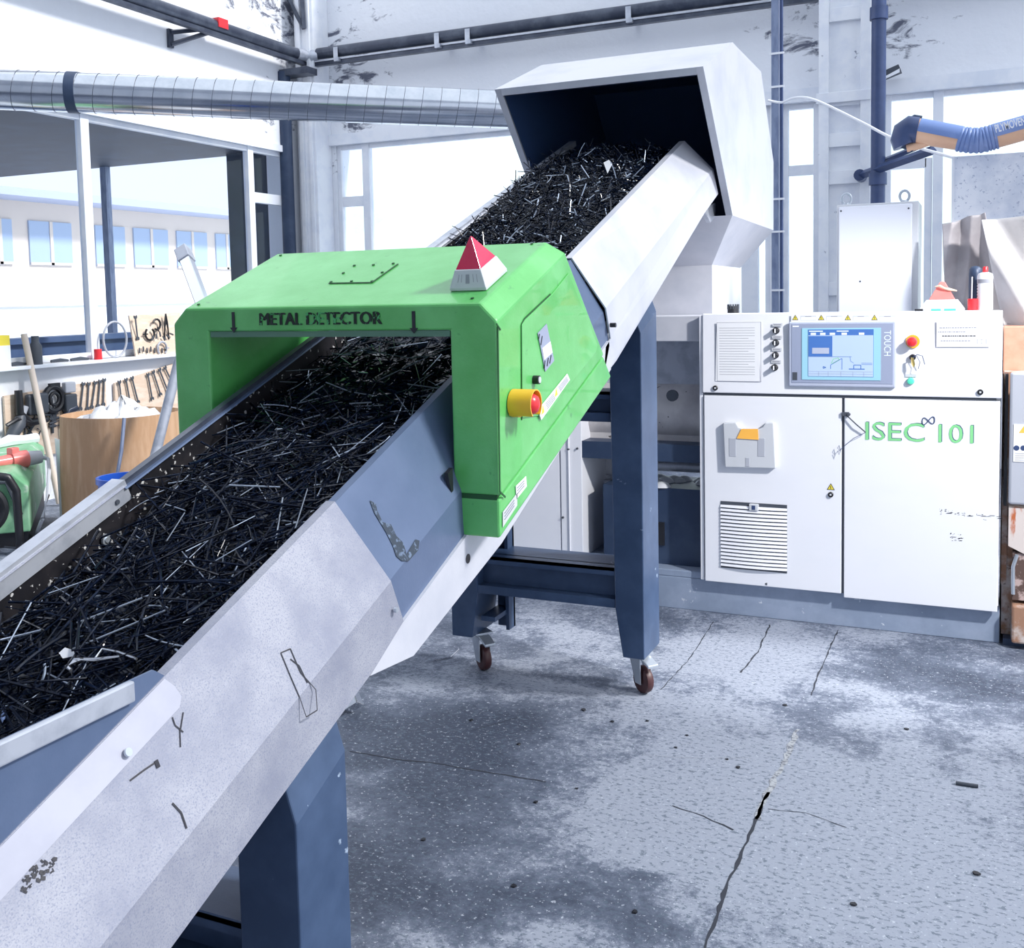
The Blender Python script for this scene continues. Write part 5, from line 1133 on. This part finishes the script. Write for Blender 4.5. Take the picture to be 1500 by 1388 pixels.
# tools: small hex keys / wrenches hung on boards
def tool(kind, px, py, l, ang, label, group, x=XB, m_='darkgrey'):
    c = P(px, py, 'x', x)+Vector((.012,0,0)); a = math.radians(ang); d = Vector((0, math.cos(a), math.sin(a))); s_ = Vector((0, -math.sin(a), math.cos(a))); mb = M()
    if kind == 'hex_key': mb.tube([c+d*l*.5+s_*l*.35, c+d*l*.5, c-d*l*.5], .006, 6)
    elif kind == 'wrench':
        mb.prism([c+d*l*.38+s_*.007, c+d*l*.38-s_*.007, c-d*l*.38-s_*.007, c-d*l*.38+s_*.007], (.006,0,0))
        for e in (-1, 1):
            q = c+d*l*.45*e; mb.prism([q+(d*math.cos(k)+s_*math.sin(k))*.02 for k in [math.radians(45+270*i/8)+(math.pi if e > 0 else 0)*0+(0 if e > 0 else math.pi) for i in range(9)]]+[q], (.008,0,0))
    elif kind == 'pliers':
        for e in (-1, 1): mb.tube([c+d*l*.5+s_*.004*e, c+d*l*.15+s_*.012*e, c-d*l*.1+s_*.022*e, c-d*l*.5+s_*.028*e], [.004,.011,.007,.009], 7)
    elif kind == 'screwdriver': mb.tube([c+d*l*.5, c, c-d*l*.02, c-d*l*.5], [.004,.004,.013,.011], 8)
    elif kind == 'clamp':
        mb.tube([c+(d*math.cos(k)+s_*math.sin(k))*l*.4 for k in [math.radians(40+280*i/10) for i in range(11)]], .010, 7); mb.cyl(c+s_*l*.2, c+s_*l*.6, .006)
    elif kind == 'punch': mb.tube([c-d*l*.5, c+d*l*.3, c+d*l*.5], [.008,.008,.003], 6)
    return tag(mb.build(kind, MT[m_], smooth=True), label, kind.replace('_', ' '), group)
random.seed(21)
for i, (px, py, an) in enumerate(((118,580,78),(127,580,82),(135,578,76),(143,576,80),(150,574,84))):
    tool('wrench', px, py, .24, an, 'dark wrench in the row at the right end of the low plywood board', 'wrenches in a row on the low board', x=XB)
for i, (px, py, an) in enumerate(((175,578,95),(186,574,100),(196,571,105),(218,566,100),(228,561,110),(238,557,115),(247,553,120))):
    tool('wrench', px, py, .26, an, 'dark tool in the slanted row on the board behind the cardboard bin', 'slanted tools on the second board', x=XB+.008)
for i in range(9):
    tool('hex_key', 30+random.uniform(0,28), 632+random.uniform(-8,16), random.uniform(.1,.22), random.uniform(0,180), 'small dark rod tool scattered on the lower left of the low board', 'rod tools low on the board')
for i in range(10):
    tool('screwdriver', 72+random.uniform(0,22), 610+random.uniform(-12,30), random.uniform(.1,.2), random.choice((0,90,80,10)), 'small dark tool among those right of the wooden pole on the low board', 'small tools right of the pole')
tool('wrench', 198, 480, .22, 95, 'single dark tool at the upper left of the sill board', None, x=XW+.06)
tool('clamp', 218, 489, .14, 90, 'round black clamp in the middle of the sill board', None, x=XW+.07, m_='black')
tool('pliers', 242, 478, .24, 90, 'open pliers hung at the right of the sill board', None, x=XW+.06, m_='black')
tool('clamp', 228, 475, .12, 200, 'small black clamp at the top of the sill board', None, x=XW+.06, m_='black')
tool('clamp', 236, 510, .15, 270, 'curved pale clip low on the sill board', None, x=XW+.09, m_='grey')
for i in range(8): tool('punch', 203+i*5.5, 513-(i%2)*2, .05, 90, 'tiny bit in the bottom row of the sill board', 'bits in the bottom row of the sill board', x=XW+.09)
for i in range(6): tool('punch', 222+i*5.5, 495-(i%3)*3, .05, 60+20*i, 'tiny bit in the middle of the sill board', 'bits in the middle of the sill board', x=XW+.08)
# power tools hanging on low board
def grinder(px, py, label, flip=1):
    c = P(px, py, 'x', XB)+Vector((.05,0,0)); t = T('angle_grinder', label, 'power tool', c)
    mb = M(); mb.tube([c+Vector((0,-.10*flip,-.16)), c+Vector((0,-.03*flip,-.06)), c+Vector((0,.02*flip,.0)), c+Vector((0,.05*flip,.06))], [.035,.05,.055,.035], 14); mb.build('motor_body', MT['darkgrey'], t, smooth=True)
    mb = M(); mb.tube([c+Vector((0,.05*flip,.06)), c+Vector((0,.08*flip,.13))], [.03,.034], 12); mb.build('grey_collar', MT['grey'], t, smooth=True)
    mb = M(); mb.tube([c+Vector((.02,-.11*flip,.0)), c+Vector((.03,-.02,.04)), c+Vector((.02,.1,.0))], .016, 8); mb.build('handle', MT['black'], t, smooth=True)
grinder(18, 620, 'grey and black angle grinder at the left end of the low board')
c = P(40, 593, 'x', XB)+Vector((.05,0,0)); t = T('circular_saw', 'black hand tool with loop handle left of the wooden pole', 'power tool', c)
mb = M(); mb.tube([c+Vector((0,-.12,.13)), c+Vector((0,-.12,-.05)), c+Vector((0,-.03,-.14)), c+Vector((0,.14,-.13))], [.03,.035,.035,.025], 12); mb.build('loop_handle', MT['black'], t, smooth=True)
mb = M(); mb.box(c.x-.03, c.y-.05, c.z-.08, c.x+.03, c.y+.15, c.z+.09); mb.build('motor_box', MT['darkgrey'], t, bevel=.02)
# ring-shaped item on white card
mb = M(); pts = [P(*q,'x',XB+.006) for q in ((62,572),(92,568),(93,598),(67,600))]; mb.prism(pts, (.004,0,0)); t0 = tag(mb.build('white_card', MT['paper']), 'white square card fixed on the low tool board', 'card')
c = P(77,584,'x',XB+.02); mb = M(); mb.tube([c+Vector((.01,.09*math.cos(a),.10*math.sin(a))) for a in [2*math.pi*k/20 for k in range(21)]], .024, 8); mb.tube([c+Vector((.02,.045*math.cos(a),.05*math.sin(a))) for a in [2*math.pi*k/16 for k in range(17)]], .014, 8); mb.box(c.x,c.y-.04,c.z+.09,c.x+.03,c.y+.06,c.z+.13)
tag(mb.build('ring_tool', MT['black'], smooth=True), 'black ring-shaped cutter hung on the white card', 'tool')
c = P(99,580,'x',XB+.01); t = T('drill_head', 'dark drill head hung right of the white card', 'power tool', c)
mb = M(); mb.box(c.x, c.y-.07, c.z-.13, c.x+.06, c.y+.05, c.z+.02); mb.build('body', MT['darkgrey'], t, bevel=.012); mb = M(); mb.box(c.x, c.y-.06, c.z+.03, c.x+.05, c.y+.05, c.z+.12); mb.build('battery', MT['grey'], t, bevel=.01)
c = P(101,618,'x',XB+.01); mb = M(); mb.tube([c+Vector((.03,.05,.12)), c+Vector((.03,-.03,.10)), c+Vector((.03,-.07,.02)), c+Vector((.03,-.07,-.12))], .035, 12); tag(mb.build('hose_piece', MT['pipeblack'], smooth=True), 'bent dark hose piece at the left edge of the cardboard bin', 'hose')
# sill things
def sillp(px, y_=523): return P(px, y_, 'x', XW+.06)
c = P(53,530,'x',XW+.05); t = T('can', 'small dark grey can on the sill right of the pole', 'can', (c.x,c.y,zs_l)); mb = M(); mb.lathe((c.x,c.y,zs_l), [(.05,0),(.05,.15),(.03,.18),(.03,.23),(0,.23)], 18); mb.build('body', MT['darkgrey'], t, smooth=True)
c = P(144,527,'x',XW+.07); mb = M(); mb.lathe((c.x,c.y,zs_l), [(.035,0),(.032,.09),(0,.09)], 16); tag(mb.build('small_cup', MT['red'], smooth=True), 'small red cup on the sill at the foot of the window mullion', 'cup')
c = P(170,528,'x',XW+.07); mb = M(); mb.tube([Vector((c.x+.02*math.sin(a), c.y+.115*math.sin(a), zs_l+.165-.155*math.cos(a))) for a in [2*math.pi*k/24 for k in range(25)]], .010, 8); tag(mb.build('wire_ring', MT['grey'], smooth=True), 'thin grey ring standing on the sill left of the board', 'ring')
for px0, px1, yy_, lab in ((10,38,541,'dark flat tool lying on the sill at its left end'),(75,100,536,'dark rod lying on the sill between the can and the mullion'),(104,130,533,'dark rod lying on the sill left of the red cup')):
    a = P(px0,yy_,'x',XW+.05); b = P(px1,yy_-2,'x',XW+.05); mb = M(); mb.tube([(a.x,a.y,zs_l+.015),((a.x+.01),(a.y+b.y)/2,zs_l+.02),(b.x,b.y,zs_l+.012)], [.012,.016,.010], 6); tag(mb.build('hand_tool', MT['darkgrey'], smooth=True), lab, 'tool')
a = P(-14,530,'x',XW+.04).y; b = P(8,530,'x',XW+.04).y
mb = M(); mb.box(XW+.02, a, zs_l, XW+.10, b, zs_l+.25); t = mb.build('carton', MT['warn']); tag(t, 'yellow topped box on the sill at the left picture edge', 'box')
mb = M(); mb.box(XW+.1, a, zs_l, XW+.103, b, zs_l+.17); mb.build('paper_label', MT['paper'], t)
# wall marking strip is plain; wooden pole
def on_floor_leaning(p_top, p_bot, r, m_, name, label, cat):
    mb = M(); mb.tube([p_bot, p_top], r, 10); return tag(mb.build(name, m_, smooth=True), label, cat)
on_floor_leaning(P(35,489,'x',XW+.05), P(70,655,'x',XW+.22), .026, MT['woodpole'], 'wooden_pole', 'pale wooden pole leaning on the wall above the green machine', 'pole')
# (its foot continues behind the green machine)
pA, pB = P(35,489,'x',XW+.05), P(70,655,'x',XW+.22); k_ = (pB-pA); fl = pB + k_*((pB.z-.02)/(-k_.z)) if k_.z < 0 else pB
o = [ob for ob in bpy.data.objects if ob.name.startswith('wooden_pole')][0]; bpy.data.objects.remove(o)
on_floor_leaning(pA, fl, .026, MT['woodpole'], 'wooden_pole', 'pale wooden pole leaning on the wall above the green machine', 'pole')
# aluminium profiles
t = T('aluminium_profile', 'polished aluminium profile rising above the left top of the green housing', 'profile', D(275,420,5.6))
mb = M(); A1, B1 = D(270,372,5.6), D(318,500,5.2); d_ = (B1-A1).normalized(); Bf = B1+d_*((B1.z-.03)/(-d_.z)); mb.tube([A1-d_*.03, Bf], .042, 4); mb.build('profile', MT['chrome'], t, bevel=.004)
mb = M(); mb.tube([A1-d_*.035, A1+d_*.06], .050, 4); mb.build('end_cap', MT['rail'], t, bevel=.004)
pA, pB = D(262,528,6.75), D(229,660,6.6); k_ = pB-pA; fl = pB+k_*((pB.z-.02)/(-k_.z))
on_floor_leaning(pA, fl, .032, MT['rail'], 'metal_tube', 'pale metal tube leaning in front of the cardboard bin', 'tube')
# cardboard bin
cc = D(180, 640, 7.2); cx_, cy_ = cc.x, cc.y; R_ = .385
ztop = onv(180, 612, *(Vector((cx_, cy_)) * ((math.hypot(cx_, cy_)-R_)/math.hypot(cx_, cy_))))
t = T('cardboard_bin', 'large round-cornered cardboard bin filled with plastic film', 'box', (cx_, cy_, 0))
def oct_(r, z): return [Vector((cx_+r*(abs(math.cos(a))**.8)*math.copysign(1,math.cos(a)), cy_+r*(abs(math.sin(a))**.8)*math.copysign(1,math.sin(a)), z)) for a in [2*math.pi*k/48+.3 for k in range(48)]]
mb = M(); mb.lofts([oct_(R_,.01), oct_(R_*1.0,ztop*.5), oct_(R_*.96,ztop), oct_(R_*.94,ztop), oct_(R_*.96,.03)], cap=False); mb.quad(*oct_(R_*.97,.02)); mb.build('wall', MT['card'], t, smooth=True)
mb = M(); q0 = D(182,612,6.75); mb.tube([D(182,612,6.76), D(178,660,6.72), D(170,705,6.68)], .012, 6); mb.build('strap', MT['post'], t, smooth=True)
mb = M(); n = 26; rng = np.random.RandomState(4); V = []; 
for j in range(9):
    r = R_*.92*j/8
    for i in range(n):
        a = 2*math.pi*i/n; V.append((cx_+r*math.cos(a), cy_+r*math.sin(a), ztop-.10+.17*(1-j/8)+rng.uniform(-.05,.06)*(1 if j < 8 else 0)))
mb.add(V, [[j*n+i, j*n+(i+1) % n, (j+1)*n+(i+1) % n, (j+1)*n+i] for j in range(8) for i in range(n)])
tag(mb.build('plastic_film', MT['film'], smooth=True, angle=0), 'crumpled clear plastic film piled in the cardboard bin', 'plastic film')
# board leaning between the machine and the bin
mb = M(); mb.prism([D(*q) for q in ((80,642,7.4),(90,645,7.3),(101,680,7.0),(94,760,7.3),(88,760,7.3))], (-.02,.02,0)); tag(mb.build('leaning_board', MT['white']), 'white board standing between the green machine and the cardboard bin', 'board')
mb = M(); a = D(86,628,7.75); b = D(118,690,7.75); mb.box(a.x, a.y, .0, b.x+.1, a.y+.03, a.z); tag(mb.build('plywood_sheet', MT['wood']), 'pale plywood sheet standing behind the cardboard bin', 'board')
# blue bucket
cc = D(186, 706, 5.5); t = T('bucket', 'bright blue plastic bucket behind the conveyor rim', 'bucket', (cc.x, cc.y, 0)); zt_ = onv(186, 697, cc.x, cc.y)
mb = M(); mb.lathe((cc.x,cc.y,0), [(.11,0),(.145,zt_-.03),(.155,zt_-.03),(.155,zt_),(.140,zt_),(.10,.02),(0,.02)], 28); mb.build('body', MT['blue'], t, smooth=True)
mb = M(); mb.tube([Vector((cc.x-.15*math.cos(a), cc.y-.02-.03*math.sin(a), zt_-.02-.10*math.sin(a)+.0)) for a in [math.pi*k/12 for k in range(13)]], .004, 6); mb.build('bail_handle', MT['zinc'], t, smooth=True)
# green machine
az = math.radians(-43); ax_ = Vector((math.sin(az), math.cos(az), 0)); rt_ = Vector((math.cos(az), -math.sin(az), 0))
nc = P(46, 800, 'z', 0); fc_ = P(92, 752, 'z', 0); Lg = (fc_-nc).dot(ax_)
Lg = max(.8, min(1.6, Lg)); Hn = onv(40, 690, nc.x, nc.y)
gm = T('green_machine', 'low green enamelled blower machine with round black inlet at the left picture edge', 'machine', nc-rt_*.4)
def gp_(u, v, z): return nc - rt_*u + ax_*v + Vector((0,0,z))
Wg = .62; H1, H2 = Hn, Hn+.02
mb = M(); mb.loft([gp_(0,0,.10), gp_(Wg,0,.10), gp_(Wg,0,H1-.10), gp_(Wg*.95,0,H1), gp_(.10,0,H1), gp_(0,0,H1-.10)], [gp_(0,Lg,.22), gp_(Wg,Lg,.22), gp_(Wg,Lg,H2-.03), gp_(Wg*.95,Lg,H2+.05), gp_(.06,Lg,H2+.05), gp_(0,Lg,H2)])
mb.build('body', MT['genset'], gm, bevel=.01)
mb = M(); mb.loft([gp_(.02,.03,0), gp_(Wg,.03,0), gp_(Wg,.03,.10), gp_(.02,.03,.10)], [gp_(.02,Lg,0), gp_(Wg,Lg,0), gp_(Wg,Lg,.22), gp_(.02,Lg,.22)]); mb.build('dark_base', MT['black'], gm)
c = gp_(.29,-.01,(H1+.04)/2); mb = M(); mb.lathe(c, [(.17,.01),(.17,-.02),(.15,-.03),(.12,-.01),(0,-.01)], 30, axis=ax_); inl = mb.build('inlet_ring', MT['black'], gm, smooth=True)
mb = M(); mb.lathe(c-ax_*.01, [(.06,0),(.055,-.03),(.03,-.05),(0,-.055)], 20, axis=ax_); mb.build('hub', MT['lightgrey'], inl, smooth=True)
mb = M(); mb.tube([gp_(.5,-.015,H1-.06), gp_(.13,-.015,H1-.06), gp_(.05,-.015,.22)], .014, 6); mb.build('front_trim', MT['darkgrey'], gm)
mb = M(); hp_ = [gp_(.75,-.22,H1+.02), gp_(.18,-.22,H1+.02), gp_(.09,-.22,H1-.0), gp_(.045,-.22,H1-.09), gp_(.04,-.22,.01)]
fine = []; 
for i in range(len(hp_)-1):
    for k in range(5): fine.append(hp_[i].lerp(hp_[i+1], k/5))
fine.append(hp_[-1]); mb.tube(fine, .026, 12); mb.build('push_handle', MT['black'], gm, smooth=True)
# plug and cables
c = gp_(.12,.32,H1+.035); t = T('power_plug', 'red industrial power plug lying on the green machine', 'plug', c)
mb = M(); dpl = (rt_*.8+ax_*.5).normalized(); mb.tube([c-dpl*.13, c-dpl*.02, c-dpl*.02, c+dpl*.09], [.038,.048,.062,.062], 16); mb.build('red_body', MT['redlens2'], t, smooth=True)
mb = M(); mb.tube([c+dpl*.09, c+dpl*.19], [.055,.045], 16); mb.build('grey_sleeve', MT['lightgrey'], t, smooth=True)
mb = M(); mb.box(c.x-.03,c.y-.03,c.z+.04,c.x+.03,c.y+.03,c.z+.09); mb.build('lid', MT['redlens2'], t, bevel=.008)
pe = c+dpl*.19
mb = M(); pts = [pe, pe+rt_*.05+Vector((0,0,-.02)), D(72,690,6.9), D(70,725,6.75), D(62,760,6.6)]; fb = P(52,785,'z',.012); pts += [fb]
mb.tube(pts, .013, 8); tag(mb.build('cable', MT['lightgrey'], smooth=True), 'pale cable hanging from the red plug down to the floor', 'cable')
mb = M(); mb.tube([gp_(.34,.85,H1+.07), gp_(.22,.95,H1+.10), gp_(.14,1.02,H1+.09), gp_(.05,1.1,H1+.09)], [.02,.045,.035,.04], 8); tag(mb.build('rag', MT['plywhite'], smooth=True), 'white bundled rag on the far end of the green machine', 'rag')
mb = M(); mb.tube([P(0,800,'z',.006), P(30,803,'z',.006), P(60,790,'z',.006), P(100,765,'z',.006)], .006, 6); tag(mb.build('cable', MT['darkgrey'], smooth=True), 'thin dark cable on the floor below the green machine', 'cable')

# ================================================================== FLOOR LITTER
mb = M(); mb.cyl(P(1400,1146,'z',.006), P(1433,1151,'z',.006), .006, seg=8); tag(mb.build('metal_bolt', MT['darkgrey']), 'short dark bolt lying alone on the right of the floor', 'bolt')
mb = M(); mb.tube([P(636,967,'z',.004), P(660,962,'z',.004), P(672,951,'z',.004)], .003, 6); tag(mb.build('wire_offcut', MT['chrome']), 'bright bent wire offcut on the floor left of the far caster', 'wire')
random.seed(9)
for i, (qx, qy) in enumerate(((897,1057),(948,1056),(1006,1077),(1081,1124),(1065,1112),(845,1155),(753,1298),(760,1090),(1328,1068),(855,1040),(1430,1280),(930,1336),(785,1175),(690,1055),(1150,1033),(990,1095),(1250,1325),(620,1230))):
    c = P(qx, qy, 'z', 0); mb = M(); r = random.uniform(.005,.010); mb.lofts([[c+Vector((r*random.uniform(.7,1.3)*math.cos(a), r*random.uniform(.7,1.3)*math.sin(a), h)) for a in [2*math.pi*k/6 for k in range(6)]] for h in (0, r*.5)])
    tag(mb.build('debris_crumb', MT['black']), 'tiny black crumb on the concrete floor', 'crumb', 'black crumbs scattered on the floor')
